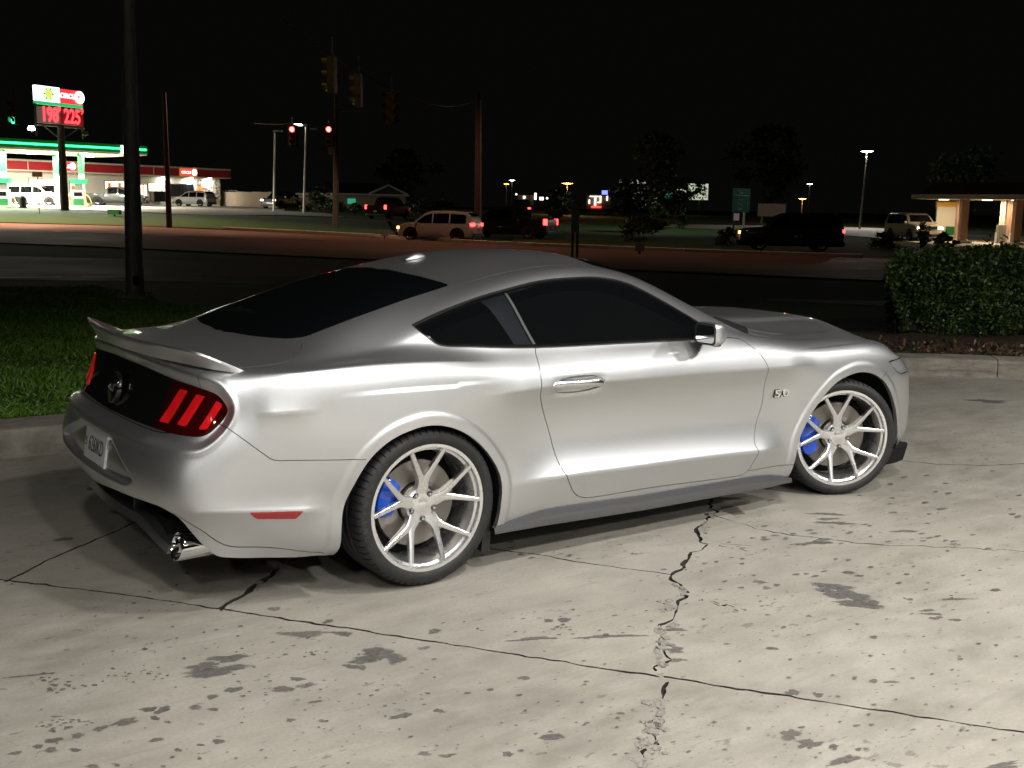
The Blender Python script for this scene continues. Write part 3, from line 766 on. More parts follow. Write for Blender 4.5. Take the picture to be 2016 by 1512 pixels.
for sg in (-1, 1):
    mw = frame((2.186, sg*(surf_w(2.186, .632)+.001), .632), (1 if sg < 0 else -1, 0, -.01), (0, -.05*sg, 1))
    wb = place_text('wing_badge', '5.0', .068, mw @ Matrix.Translation((0, 0, .003)) @ Matrix.Diagonal((1.50, .80, 1, 1)), coupe, M['chrome'], depth=.003, bold=.0015, space=.92)
    place_text('badge_edge', '5.0', .068, mw @ Matrix.Diagonal((1.50, .80, 1, 1)), wb, M['gap'], depth=.002, bold=.0042, space=.92)

# ---------------------------------------------------------------- wheels (local: face plane y = 0, car centre towards +y)
def tyre_mesh(rt, width):
    w = width; P0 = [(.257, .020), (.266, .004), (.276, -.004), (.290, -.009), (.304, -.010), (rt-.020, -.006), (rt-.010, .002), (rt-.004, .014), (rt-.001, .028), (rt, .050)]
    sh = [False]*6 + [True]*4
    P1 = []
    for g in (.30, .50, .70):
        P1 += [(rt, w*g-.010), (rt-.007, w*g-.006), (rt-.007, w*g+.006), (rt, w*g+.010)]
    prof = P0 + P1 + [(r, w-.0-y) for r, y in P0[::-1]]
    flag = sh + [False]*12 + sh[::-1]
    n = 66; vs = []; fs = []; m = len(prof)
    for k in range(n):
        for u, dr in ((0, 0), (.80, 0), (.83, .0055), (.97, .0055)):
            a = 2*math.pi*(k+u)/n
            for (r, y), fl in zip(prof, flag):
                rr = r - (dr if fl else 0); vs.append((rr*math.cos(a), y, rr*math.sin(a)))
    c = 4*n
    for k in range(c):
        q = (k+1) % c
        for i in range(m-1): fs.append((k*m+i, q*m+i, q*m+i+1, k*m+i+1))
    me = MB().add(vs, fs).mesh()
    for p in me.polygons: p.use_smooth = True
    me.set_sharp_from_angle(angle=R(40)); return me
def letters_on_ring(txt, r, size, a0, step, y):
    out = []
    for i, ch in enumerate(txt):
        if ch == ' ': continue
        me = text_mesh(ch, size, .0006, bold=.0006)
        a = R(a0 - step*i)
        o = Vector((r*math.cos(a), y, r*math.sin(a))); up = Vector((math.cos(a), .12, math.sin(a))); right = Vector((math.sin(a), 0, -math.cos(a)))
        me.transform(frame(o, right, up))
        out.append(me)
    return out
def rim_mesh(depth):
    # lip, step and barrel
    prof = [(.262, .014), (.270, .006), (.2735, .001), (.2725, -.002), (.2585, -.001), (.2565, .003), (.2550, .018), (.2450, .022), (.2435, .030), (.2380, .060), (.2340, depth*.6), (.2400, depth-.03), (.2500, depth-.01), (.262, depth-.01), (.262, .05)]
    return MB().lathe(prof, 80, 'y', closed=True)
def spoke_mb(k, hub_r=.030):
    """one forked spoke: stem from the hub, two arms out to the lip"""
    mb = MB(); a0 = R(90 + 72*k); U = Vector((math.cos(a0), 0, math.sin(a0))); T = Vector((-math.sin(a0), 0, math.cos(a0)))
    def sec(c, d, wid, thick, y):
        s = Vector((0, 1, 0)).cross(d).normalized()
        return [c + s*wid/2 + Vector((0, y+.003, 0)), c + s*wid*.30 + Vector((0, y, 0)), c - s*wid*.30 + Vector((0, y, 0)), c - s*wid/2 + Vector((0, y+.003, 0)), c - s*wid*.42 + Vector((0, y+thick, 0)), c + s*wid*.42 + Vector((0, y+thick, 0))]
    for sg in (-1, 1):
        path = []
        for t in np.linspace(0, 1, 12):
            r = .040 + (.2560-.040)*t
            off = sg*float(np.interp(r, [.04, .085, .112, .2560], [.0035, .0055, .0085, .0795]))
            rr = math.sqrt(max(r*r - off*off, 0)) if r > .11 else r
            wid = float(np.interp(r, [.04, .075, .105, .15, .2560], [.054, .045, .030, .0235, .0180]))
            y = float(np.interp(r, [.04, .07, .11, .17, .235, .2560], [.052, .047, .038, .022, .005, -.001]))
            th = float(np.interp(r, [.04, .12, .2560], [.040, .034, .018]))
            path.append((U*rr + T*off, wid, th, y))
        secs = []
        for i, (c, wd, th, y) in enumerate(path):
            d = path[min(i+1, 11)][0] - path[max(i-1, 0)][0]; d.normalize(); secs.append(sec(c, d, wd, th, y))
        vs = [v for s in secs for v in s]; fs = []
        for i in range(11):
            for q in range(6): fs.append((i*6+q, i*6+(q+1) % 6, (i+1)*6+(q+1) % 6, (i+1)*6+q))
        fs += [tuple(range(6))[::-1], tuple(66+q for q in range(6))]
        mb.add(vs, fs)
    return mb
TY_R, TY_F = tyre_mesh(.338, .265), tyre_mesh(.331, .245)
LET_R = letters_on_ring('CONTINENTAL', .304, .030, 203, 6.9, -.0105)
M['letter'] = mat('rubber_lettering', (.035, .035, .036), .5)
RIM_ME = rim_mesh(.23).build('rim', M['rim'], None, True); RIM_DATA = RIM_ME.data; bpy.data.objects.remove(RIM_ME)
SPK = []
for k in range(5):
    o = spoke_mb(k).build('spoke', M['rim'], None, True); SPK.append(o.data); bpy.data.objects.remove(o)
def data_of(o): d = o.data; bpy.data.objects.remove(o); return d
HUB = data_of(MB().lathe([(0, .046), (.022, .046), (.027, .048), (.040, .049), (.066, .052), (.074, .060), (.074, .10), (0, .10)], 40, 'y').build('hub', M['rim'], None, True))
NUT = data_of(MB().lathe([(0, -.006), (.0055, -.006), (.0075, -.002), (.0075, .012)], 12, 'y').build('lug_nut', M['chrome'], None, True))
SEAT = data_of(MB().lathe([(.0078, .010), (.0110, -.0014), (.0125, .001)], 16, 'y').build('nut_seat', M['hub_dark'], None, True))
DISC = data_of(MB().lathe([(.09, .112), (.092, .108), (.186, .108), (.188, .112), (.188, .136), (.092, .138), (.09, .112)], 64, 'y').build('brake_disc', M['disc'], None, True))
HAT = data_of(MB().lathe([(0, .085), (.070, .085), (.082, .090), (.086, .112), (.088, .13)], 40, 'y').build('disc_hat', M['disc'], None, True))
def caliper_mesh(a0, span, r0, r1):
    secs = []
    for t in np.linspace(-1, 1, 15):
        a = R(a0 + span*t); e = 1 - .30*abs(t)**6
        rm = (r0+r1)/2; h = (r1-r0)/2*e; ring = []
        for q, y in ((-.85, .150), (-.95, .078), (-.55, .068), (.45, .066), (.95, .076), (1.0, .150)):
            bumpy = .006 if abs(abs(t)-.45) < .2 and q in (-.55, .45) else 0
            ring.append(((rm+q*h)*math.cos(a), y-bumpy, (rm+q*h)*math.sin(a)))
        secs.append(ring)
    return data_of(loft('caliper', secs, M['caliper'], None, closed=True))
CAL_R, CAL_F = caliper_mesh(163, 27, .115, .203), caliper_mesh(178, 36, .118, .212)
BARREL = data_of(MB().lathe([(.236, .20), (.12, .215), (0, .215)], 40, 'y').build('inner_dark', M['gap'], None))  # near-black disc closing the barrel behind the brake disc
def wheel(loc, rz, rot, tyre, cal, lettering, flip):
    w = bpy.data.objects.new('wheel', None); COL.objects.link(w); w.parent = coupe; w.location = loc; w.rotation_euler = (0, 0, rz + (math.pi if flip else 0))
    t = link('tyre', tyre, w)
    if not tyre.materials: tyre.materials.append(M['tyre'])
    def spin(o, a=0): o.rotation_euler = (0, R(-rot-a), 0); return o
    if lettering:
        for me in LET_R:
            if not me.materials: me.materials.append(M['letter'])
            link('letter', me, w)
    link('rim', RIM_DATA, w); link('hub', HUB, w); link('dark_backing', BARREL, w)
    for d in SPK: spin(link('spoke', d, w))
    for k in range(5):
        a = R(90+72*k+36+rot); p = (.057*math.cos(a), .047, .057*math.sin(a))
        for nm, d in (('lug_nut', NUT), ('nut_seat', SEAT)):
            o = link(nm, d, w); o.location = p
    link('brake_disc', DISC, w); link('disc_hat', HAT, w)
    c = link('brake_caliper', cal, w)
    if flip: c.scale = (-1, 1, 1)
    return w
wheel((0, -.933, .338), 0, 0, TY_R, CAL_R, True, False)
wheel((2.72, -.9256, .331), -.44, 8, TY_F, CAL_F, False, False)
wheel((0, .933, .338), 0, 20, TY_R, CAL_R, False, True)
wheel((2.72, .9256, .331), -.44, 40, TY_F, CAL_F, False, True)
# ---------------------------------------------------------------- ground
def gp(px, py, z=0.0):
    """world point on the level z seen at photograph pixel (px, py)"""
    px, py = float(px), float(py); d = _fw + (px-1008)/_f*_r + (py-756)/_f*_d; t = (z-CAM_LOC.z)/d.z; return CAM_LOC + t*d
TD = [0, 18, 24, 40, 64, 82, 100, 130, 200, 400, 900]
TS = [-.6, -.28, -.08, .12, .5]
TZ = np.array([[0, 0, -.02, .05, .2, .68, 1.17, 1.3, 1.5, 1.7, 1.9],
               [0, 0, -.02, .0, .15, .60, 1.05, 1.3, 1.5, 1.7, 1.9],
               [0, 0, -.05, -.18, -.30, -.02, .32, 1.1, 1.3, 1.5, 1.7],
               [0, 0, -.06, -.25, -.38, -.18, .0, .3, .7, 1.2, 1.5],
               [0, 0, -.06, -.25, -.38, -.18, .0, .2, .5, 1.0, 1.3]])
FH = Vector((_fw.x, _fw.y, 0)); RH = Vector((FH.y, -FH.x, 0)).normalized(); FHn = FH.normalized()
def terr(x, y):
    """height of the land at (x, y)"""
    d = (x-CAM_LOC.x)*FHn.x + (y-CAM_LOC.y)*FHn.y; l = (x-CAM_LOC.x)*RH.x + (y-CAM_LOC.y)*RH.y
    s = np.clip(l/max(d, 1), TS[0], TS[-1]); d = min(max(d, 0), 900)
    row = [np.interp(d, TD, r) for r in TZ]; return float(np.interp(s, TS, row))
def gh(px, py):
    """point on the land seen at photograph pixel (px, py)"""
    px, py = float(px), float(py); d = _fw + (px-1008)/_f*_r + (py-756)/_f*_d; lo = 5
    t = 5.0
    while t < 900:
        p = CAM_LOC + t*d
        if p.z <= terr(p.x, p.y): break
        lo = t; t *= 1.03
    hi = t
    for _ in range(30):
        m = .5*(lo+hi); p = CAM_LOC + m*d
        if p.z <= terr(p.x, p.y): hi = m
        else: lo = m
    return CAM_LOC + hi*d
def on(px, depth, dz=0):
    """ground point straight below the view ray of pixel column px at the given depth"""
    p = at(px, 405, depth); return Vector((p.x, p.y, terr(p.x, p.y)+dz))
def yaw_of(px): return math.atan2(*( (_fw + (px-1008)/_f*_r).yx ))
YAW = math.atan2(_fw.y, _fw.x)

# materials
def mat_grass():
    m = mat('grass_ground', (.02, .035, .008), .9); t = NT(m); c = t.coord()
    t.col(t.ramp(t.noise(c, 3.2, 8, .7), [(.3, (.010, .026, .005)), (.55, (.022, .054, .008)), (.75, (.038, .07, .014))]))
    t.bump(t.noise(c, 60, 5), .8, .03); return m
def mat_asphalt(name, a, b, sc=1):
    m = mat(name, a, .8); t = NT(m); c = t.coord()
    n = t.noise(c, .35*sc, 6, .65); n2 = t.noise(c, 90, 2)
    t.col(t.mix(n2, t.ramp(n, [(.3, a), (.7, b)]), tuple(x*1.5 for x in b)))
    t.bump(n2, .4, .004); t.rough(t.ramp(n, [(.3, (.6,)*3), (.7, (.85,)*3)])); return m
M['grass_ground'] = mat_grass()
M['asphalt'] = mat_asphalt('asphalt', (.012, .010, .009), (.022, .017, .015))
M['asphalt_far'] = mat_asphalt('asphalt_lamplit', (.115, .060, .046), (.18, .098, .072))  # brown asphalt, with warm lamplight on the far lanes put into its colour
M['concrete_far'] = mat_asphalt('concrete_far', (.25, .23, .20), (.36, .33, .29))
def mat_concrete():
    m = mat('lot_concrete', (.35, .33, .29), .72); t = NT(m); c = t.coord()
    big = t.noise(c, .55, 5, .6); mid = t.noise(t.coord('Object', (1, 2.2, 1), rot=(0, 0, .35)), 3.5, 7, .65); fine = t.noise(c, 75, 4, .7)
    base = t.ramp(big, [(.28, (.150, .139, .116)), (.5, (.238, .222, .188)), (.72, (.315, .295, .252))])
    base = t.mix(t.ramp(mid, [(.35, (0,)*3), (.7, (1,)*3)]), base, t.mix(.5, base, (.40, .375, .33)))
    # pale and dark grit
    base = t.mix(t.ramp(fine, [(.33, (.30,)*3), (.5, (0,)*3)]), base, (.17, .155, .13))
    base = t.mix(t.ramp(fine, [(.60, (0,)*3), (.75, (.3,)*3)]), base, (.50, .47, .42))
    # pits and old drips, drawn out along the traffic direction
    cs = t.coord('Object', (1, 1.9, 1), rot=(0, 0, .52))
    sp = t.noise(cs, 13, 3, .55); dirt = t.noise(c, 1.3, 3)
    f = t.math('ADD', sp, t.math('MULTIPLY', t.math('SUBTRACT', dirt, .5), .22))
    base = t.mix(t.ramp(f, [(.640, (0,)*3), (.69, (.6,)*3)]), base, (.105, .096, .085))
    sp2 = t.noise(cs, 34, 2, .5)
    f2 = t.math('ADD', sp2, t.math('MULTIPLY', t.math('SUBTRACT', dirt, .5), .3))
    base = t.mix(t.ramp(f2, [(.68, (0,)*3), (.72, (.55,)*3)]), base, (.12, .11, .095))
    # scrape streaks
    st = t.noise(t.coord('Object', (1, 14, 1), rot=(0, 0, .30)), 2.6, 4, .6)
    base = t.mix(t.ramp(st, [(.58, (0,)*3), (.70, (.45,)*3)]), base, (.20, .185, .16))
    t.col(base)
    h = t.math('ADD', t.math('MULTIPLY', fine, .5), t.math('MULTIPLY', mid, 1.2))
    t.bump(h, .22, .005); t.rough(t.ramp(mid, [(.3, (.62,)*3), (.7, (.82,)*3)])); return m
M['concrete'] = mat_concrete()
M['crack'] = mat('crack_dirt', (.026, .022, .018), .95)
M['spall'] = mat('broken_concrete', (.25, .23, .20), .9); _t = NT(M['spall']); _t.bump(_t.noise(_t.coord(), 60, 5), 1, .02)
def mat_stain():
    m = mat('oil_stain', (.10, .093, .085), .55); t = NT(m); c = t.coord()
    t.col(t.ramp(t.noise(c, 45, 5, .7), [(.3, (.075, .070, .066)), (.6, (.125, .115, .105)), (.8, (.19, .175, .15))])); t.bump(t.noise(c, 75, 3), .3, .005); return m
M['stain'] = mat_stain()
_t = NT(M['stain']); _g = _t.n('ShaderNodeNewGeometry'); _al = _t.ramp(_t.noise(_t.coord(), 26, 6, .75), [(.28, (.35,)*3), (.50, (.95,)*3)])
_at = _t.n('ShaderNodeAttribute', attribute_name='fade'); _ed = _t.ramp(_t.math('ADD', _at.outputs['Fac'], _t.math('MULTIPLY', _t.math('SUBTRACT', _t.noise(_t.coord(), 55, 3), .5), .55)), [(.06, (0,)*3), (.34, (1,)*3)])
_al = _t.math('MULTIPLY', _al, _ed)
_t.l(_t.math('MULTIPLY', _al, _t.ramp(_g.outputs['Random Per Island'], [(0, (.5,)*3), (1, (1,)*3)])), _t.b.inputs['Alpha'])
M['kerb'] = mat('kerb_concrete', (.3, .28, .24), .8); _t = NT(M['kerb']); _c = _t.coord()
_b = _t.ramp(_t.noise(_c, 4, 7, .7), [(.3, (.15, .135, .11)), (.6, (.29, .265, .22)), (.8, (.36, .335, .29))])
_st = _t.noise(_t.coord('Object', (1.2, 1.2, 9)), 2.2, 5, .65)
_t.col(_t.mix(_t.ramp(_st, [(.52, (0,)*3), (.68, (.7,)*3)]), _b, (.10, .088, .07))); _t.bump(_t.noise(_c, 40, 5), .5, .01)

# kerb line at the back of the lot (foot of the kerb face), left to right
KL = crspline([(-9, 2.62), (-4, 2.52), (-1.0, 2.45), (2.0, 2.36), (4.6, 2.22), (6.3, 1.95), (7.15, 1.62), (7.95, .86), (8.7, -.3), (9.6, -2.0), (11, -5)], False, 8)
def kerb_off(d):
    """kerb line shifted outwards by d"""
    t = np.gradient(KL, axis=0); t /= np.linalg.norm(t, axis=1, keepdims=True); n = np.stack([-t[:, 1], t[:, 0]], 1); return KL + n*d

# lot slabs: one fine sheet, joints and cracks cut out of it and sunk
NX, NY = 345, 340
gx, gy = np.meshgrid(np.linspace(-2.6, 5.0, NX), np.linspace(-4.4, 3.0, NY), indexing='ij')
GPt = np.stack([gx, gy, np.zeros_like(gx)], -1)
GN = np.zeros_like(GPt); GN[..., 2] = 1
GS = Sheet(GPt, GN, np.zeros(NY), np.zeros(NX))
GF = GS.F
def gxy(): return GS.V[:, [0, 1]]
def wob(q, k, ph=0): return np.sin(q[:, 0]*k+ph)*np.cos(q[:, 1]*k*1.3-ph*.7)
rs = np.random.RandomState(5)
def jag(px_line, amp, n=6):
    """pixel polyline -> ground polyline with small random kinks"""
    P_ = [np.array(gp(*p)[:2]) for p in px_line]; out = []
    for a, b in zip(P_[:-1], P_[1:]):
        m = max(1, int(np.linalg.norm(b-a)/.04))
        for k in range(m): out.append(a + (b-a)*k/m + (rs.randn(2)*amp if k else 0))
    out.append(P_[-1]); return np.array(out)
def g_strip(faces, line, wid, vary=.5):
    """cut a sunk strip of uneven width"""
    q = gxy(); lo, hi = line.min(0)-.1, line.max(0)+.1
    d = (q[:, 0] > lo[0]) & (q[:, 0] < hi[0]) & (q[:, 1] > lo[1]) & (q[:, 1] < hi[1])
    near, rest = GS.part(faces, d)
    def fld(sg):
        q = gxy(); f = np.full(len(q), 9.); ok = np.zeros(len(q), bool)
        d = (q[:, 0] > lo[0]) & (q[:, 0] < hi[0]) & (q[:, 1] > lo[1]) & (q[:, 1] < hi[1])
        f[d], ok[d] = sd_line(q[d], line)
        w = wid*(1 + vary*(.6*wob(q, 9, 1) + .5*wob(q, 31, 2) + .5*wob(q, 83, 4)))
        return sg*f - np.maximum(w, .001), ok, f
    f, ok, raw = fld(1); cand, far = GS.part(near, ok & (np.abs(raw) < .25))
    lo_, hi_ = GS.cut(cand, f)
    f, ok, raw = fld(-1); n, p = GS.cut(lo_, f)
    return n, p + hi_ + far + rest
JOINTS = [([(-60, 1133), (240, 1170), (480, 1206), (1000, 1286), (1290, 1331), (2080, 1452)], .0055, .6, .004),
          ([(5, 1148), (100, 1100), (225, 1047), (330, 998)], .0065, .4, .004)]
CRACKS = [([(430, 1202), (480, 1172), (520, 1140), (560, 1112), (600, 1088), (650, 1050)], .011, 1.1, .010),
          ([(1385, 960), (1400, 990), (1405, 1010), (1385, 1030), (1370, 1040), (1380, 1060), (1395, 1070), (1350, 1105), (1322, 1132), (1340, 1150), (1353, 1165), (1335, 1190), (1330, 1205), (1305, 1245), (1300, 1270), (1310, 1290), (1296, 1325)], .0060, 1.5, .014),
          ([(1400, 1012), (1450, 1030), (1520, 1048), (1570, 1055), (1700, 1070), (1800, 1075), (2030, 1085)], .0032, .8, .010),
          ([(945, 1078), (1060, 1092), (1150, 1108), (1325, 1132)], .0040, .6, .006),
          ([(1315, 1340), (1305, 1390), (1290, 1415), (1278, 1425), (1290, 1450), (1262, 1480), (1255, 1530)], .007, 1.5, .016),
          ([(1750, 905), (1850, 914), (1950, 916), (2030, 912)], .0040, .8, .008)]
sunk = []
for px_line, wd, vr, amp in JOINTS + CRACKS:
    n, GF = g_strip(GF, jag(px_line, amp), wd, vr); sunk += n
def flat_mesh(S_, faces, z, wall=0):
    used = sorted({k for f in faces for k in f}); idx = {k: i for i, k in enumerate(used)}
    vs = [(S_.V[k, 0], S_.V[k, 1], z) for k in used]; fs = [tuple(idx[k] for k in f) for f in faces]
    edge = {}; dark = []
    for f in fs:
        for q in range(len(f)):
            a, b = f[q], f[(q+1) % len(f)]; k = (min(a, b), max(a, b)); edge[k] = None if k in edge else (a, b)
    if wall:
        for e in edge.values():
            if e:
                k = len(vs); (x0, y0, _), (x1, y1, _) = vs[e[0]], vs[e[1]]
                if -2.59 < x0 < 4.99 and -4.39 < y0 < 2.99:
                    vs += [(x0, y0, z), (x0, y0, z-wall), (x1, y1, z-wall), (x1, y1, z)]; fs.append((k, k+1, k+2, k+3)); dark.append(len(fs)-1)
    me = bpy.data.meshes.new('ground'); me.from_pydata(vs, [], fs); me.update()
    bm = bmesh.new(); bm.from_mesh(me); bmesh.ops.recalc_face_normals(bm, faces=bm.faces)
    for f in bm.faces:
        if abs(f.normal.z) > .5 and f.normal.z < 0: f.normal_flip()
    bm.to_mesh(me); bm.free()
    for i in dark: me.polygons[i].material_index = 1
    return me
def islands(faces):
    par = {}
    def find(a):
        while par.setdefault(a, a) != a: par[a] = par[par[a]]; a = par[a]
        return a
    for f in faces:
        r = find(f[0])
        for k in f[1:]: par[find(k)] = r
    out = {}
    for f in faces: out.setdefault(find(f[0]), []).append(f)
    return sorted(out.values(), key=len, reverse=True)
lot = bpy.data.objects.new('parking_lot', None); COL.objects.link(lot); tag(lot, kind='structure')
for isl in islands(GF): 
    o = link('slab', flat_mesh(GS, isl, 0, .02), lot, M['concrete']); o.data.materials.append(M['crack'])
ck = link('lot_joint', flat_mesh(GS, sunk, -.016), None, M['crack']); tag(ck, kind='structure')
# rest of the lot outside the fine sheet
mb = MB()
def strip_quad(x0, x1, y0, y1, z): mb.add([(x0, y0, z), (x1, y0, z), (x1, y1, z), (x0, y1, z)], [(0, 1, 2, 3)])
strip_quad(-25, -2.6, -25, 3.0, 0); strip_quad(5.0, 14, -25, 3.0, 0); strip_quad(-2.6, 5.0, -25, -4.4, 0)
tag(mb.build('outer_lot', M['concrete'], None, fix=False), kind='structure')

# broken edge chips along the main crack
mb = MB(); 
for (x, y, n, sp) in ((1320, 1195, 9, 16), (1335, 1150, 5, 10), (1300, 1260, 8, 12), (1285, 1440, 14, 22), (1278, 1470, 10, 20), (1290, 1400, 8, 14), (1395, 1040, 6, 10), (1310, 1310, 5, 10)):
    for _ in range(n//2+1):
        c = gp(x + random.gauss(0, sp*.8), y + random.gauss(0, sp*.7)); r = random.uniform(.006, .024); k = random.randint(5, 7); a0 = random.random()*6
        top = [(c.x + r*random.uniform(.5, 1.1)*math.cos(a0+2*math.pi*i/k), c.y + r*random.uniform(.5, 1.1)*math.sin(a0+2*math.pi*i/k), random.uniform(.002, .006)) for i in range(k)]
        bot = [(a, b, -.01) for a, b, _ in top]
        mb.add(top + bot, [tuple(range(k))] + [(i, i+k, (i+1) % k + k, (i+1) % k) for i in range(k)])
tag(mb.build('concrete_chips', M['spall']), 'pale broken concrete crumbs along the long crack in the lot', 'rubble', kind='stuff')

# oil and water stains: thin irregular films on the concrete
mb = MB(); SZ = [.0006]; FADE = []
def stain(px, py, rx, ry, rough=.35, rot=0, k=22):
    """irregular patch; rx, ry are its half sizes in photograph pixels"""
    SZ[0] += 5e-6; z = SZ[0]
    ph = [random.random()*6.28 for _ in range(4)]; pts = []
    for i in range(k):
        a = 2*math.pi*i/k; r = 1 + rough*(.5*math.sin(2*a+ph[0]) + .4*math.sin(3*a+ph[1]) + .35*math.sin(5*a+ph[2]) + .25*math.sin(8*a+ph[3]))
        r = max(.35, r); u, v = rx*r*math.cos(a), ry*r*math.sin(a)
        q = gp(px + u*math.cos(rot) - v*math.sin(rot), py + u*math.sin(rot) + v*math.cos(rot)); pts.append((q.x, q.y, z))
    FADE.extend([1.0] + [0.0]*k); c = gp(px, py); mb.add([(c.x, c.y, z)] + pts, [(0, 1+i, 1+(i+1) % k) for i in range(k)])
for s in [(1640,1155,42,8,.3,.1),(1668,1172,50,13,.35,.12),(1692,1190,48,9,.3,.1),(1622,1160,20,6,.3,0),(1715,1188,22,6,.3,0),
          (752,1290,32,14,.5,-.05),(715,1300,34,8,.4,-.1),(780,1300,20,9,.4,0),(690,1312,16,5,.3,0),(712,1315,14,5,.3,0),(735,1282,30,8,.4,-.1),
          (425,1322,85,9,.35,-.13),(450,1296,50,7,.5,-.15),(400,1312,45,8,.4,-.15),(600,1248,60,7,.5,-.08),(675,1248,22,6,.3,0),
          (557,1357,24,8,.2,-.05),(600,1350,20,6,.3,-.1),(585,1337,16,5,.3,0),(460,1358,20,6,.3,-.2),(418,1372,16,5,.2,-.2),
          (385,1393,16,6,.2,-.1),(420,1397,12,4,.3,0),(320,1398,22,6,.3,-.3),(292,1397,18,6,.3,-.1),(305,1414,12,5,.3,0),(330,1422,9,3,.2,0),
          (245,1422,36,7,.4,-.25),(198,1434,18,6,.3,-.2),(153,1449,16,6,.3,-.1),(105,1458,20,6,.3,-.1),(75,1470,12,5,.3,-.2),(100,1477,16,6,.2,-.1),(148,1477,12,5,.2,0),(30,1483,17,4,.3,-.1),
          (430,1460,16,5,.3,-.1),(308,1457,20,4,.3,-.15),(350,1477,9,4,.3,0),(395,1467,10,3,.2,0),(182,1509,20,4,.3,0),
          (125,1062,24,4.5,.2,-.1),(540,1199,15,5,.15,0),(645,1224,12,5,.3,-.3),(855,1243,16,5,.3,-.1),(835,1276,14,4,.3,-.1),
          (790,1410,24,6,.3,-.15),(865,1400,12,4,.3,0),(920,1365,9,3,.2,0),(965,1358,9,3,.2,0),(572,1418,9,5,.4,0),(636,1420,12,4,.3,0),
          (880,1488,18,5,.4,-.1),(835,1484,16,5,.4,-.1),(1000,1485,14,5,.4,0),(620,1382,14,3,.4,-.1),
          (1087,1451,32,7,.15,-.03),(1110,1221,14,6,.15,0),(1080,1222,10,4,.2,0),(1200,1253,66,4,.5,-.05),(1050,1258,45,4,.6,-.04),(1032,1335,14,5,.2,0),(1330,1240,30,3,.4,-.03),
          (1555,1447,24,12,.45,.1),(1592,1465,26,11,.45,-.2),(1662,1497,34,10,.35,-.25),(1640,1470,12,5,.3,0),(1690,1476,9,4,.2,0),
          (1560,1364,18,7,.25,.05),(1612,1369,12,5,.2,0),(1720,1341,10,5,.2,0),(1755,1343,18,3,.2,0),(1670,1127,14,4,.15,0),(1600,1070,40,3,.5,-.04),(1620,1066,24,6,.5,0),
          (1440,1005,30,9,.3,.1),(1625,1012,34,3,.5,.02),(1645,1030,42,3,.4,.03),(1630,1022,30,2.5,.4,0),(1780,1046,30,3,.4,-.05),(1826,1202,18,3,.4,0),(1835,1209,22,3,.4,.03),(1842,1217,18,3,.4,0),(1880,1221,14,3,.3,0),
          (1960,1162,14,3,.3,0),(1495,1146,16,4,.4,0),(1510,1158,12,3,.4,0),(1330,1280,22,7,.4,.1),(1335,1300,16,5,.4,0),(1520,1277,16,3,.2,.02),(1720,1255,10,3,.3,0),
          (1960,1512,70,7,.6,-.2),(1230,1540,30,6,.4,-.2),(1290,1428,12,6,.3,0),(75,890,40,3,.6,-.02),(85,888,22,4,.5,0),(1945,790,40,4,.5,.03),(1880,1180,40,2.2,.5,0),(60,1330,50,2.5,.5,-.1)]:
    stain(*s)
def cluster(px, py, sx, sy, n, r0, r1, flat=.42):
    for _ in range(n):
        r = random.uniform(r0, r1); stain(px+random.gauss(0, sx), py+random.gauss(0, sy), r, r*flat*random.uniform(.7, 1.2), .3, -.08, 12)
cluster(115, 1350, 28, 9, 26, 3, 7); cluster(135, 1428, 30, 9, 30, 3, 7); cluster(280, 1327, 40, 6, 22, 2, 5); cluster(590, 1285, 60, 8, 26, 2, 5)
cluster(640, 1360, 130, 22, 50, 2, 6, .35); cluster(1150, 1240, 110, 18, 34, 2, 7, .35); cluster(1500, 1190, 160, 55, 46, 2, 6, .35); cluster(1180, 1390, 100, 40, 26, 2, 7, .4)
cluster(300, 1470, 260, 30, 22, 2, 8, .4); cluster(1650, 1130, 200, 40, 50, 2, 9, .28); cluster(1750, 1420, 200, 60, 26, 2, 8, .4); cluster(500, 1260, 250, 60, 24, 2, 7, .35)
cluster(1700, 1060, 180, 14, 50, 3, 9, .22); cluster(1080, 1090, 70, 10, 16, 3, 9, .25); cluster(1850, 1300, 130, 80, 40, 2, 6, .4); cluster(350, 1230, 200, 60, 34, 1.5, 5, .4); cluster(1500, 1440, 330, 45, 50, 2, 7, .4); cluster(800, 1440, 350, 45, 60, 1.5, 5, .4); cluster(1850, 980, 140, 30, 22, 4, 12, .25)
so = mb.build('oil_stains', M['stain'], None, fix=False); so.data.attributes.new('fade', 'FLOAT', 'POINT').data.foreach_set('value', FADE[:len(so.data.vertices)])
tag(so, 'dark oil and water spots scattered over the concrete lot', 'stains', kind='stuff')

mb = MB()
for s_ in [(1316, 1196, 14.9, 7.9, 0.65), (1345, 1165, 8.7, 5.8, 0.55), (1303, 1248, 10.5, 14.4, 0.65), (1296, 1292, 8.1, 13.0, 0.65), (1300, 1385, 9.3, 15.8, 0.65), (1288, 1428, 16.7, 14.4, 0.65), (1272, 1468, 16.7, 14.4, 0.65), (1262, 1502, 19.8, 10.1, 0.65), (1385, 1042, 7.4, 5.8, 0.55), (1400, 1008, 6.2, 6.5, 0.55), (1300, 1330, 7.4, 5.0, 0.55), (560, 1114, 9.9, 8.6, 0.65), (510, 1150, 7.4, 7.2, 0.65), (1325, 1232, 11.2, 5.8, 0.65)]:
    stain(*s_, k=26)
mb.v = [(x, y, .0004 + (z-.0006)*.1) for x, y, z in mb.v]
tag(mb.build('spalled_edges', M['spall'], None, fix=False), 'pale flaked concrete where the long crack has broken up', 'rubble', kind='stuff')
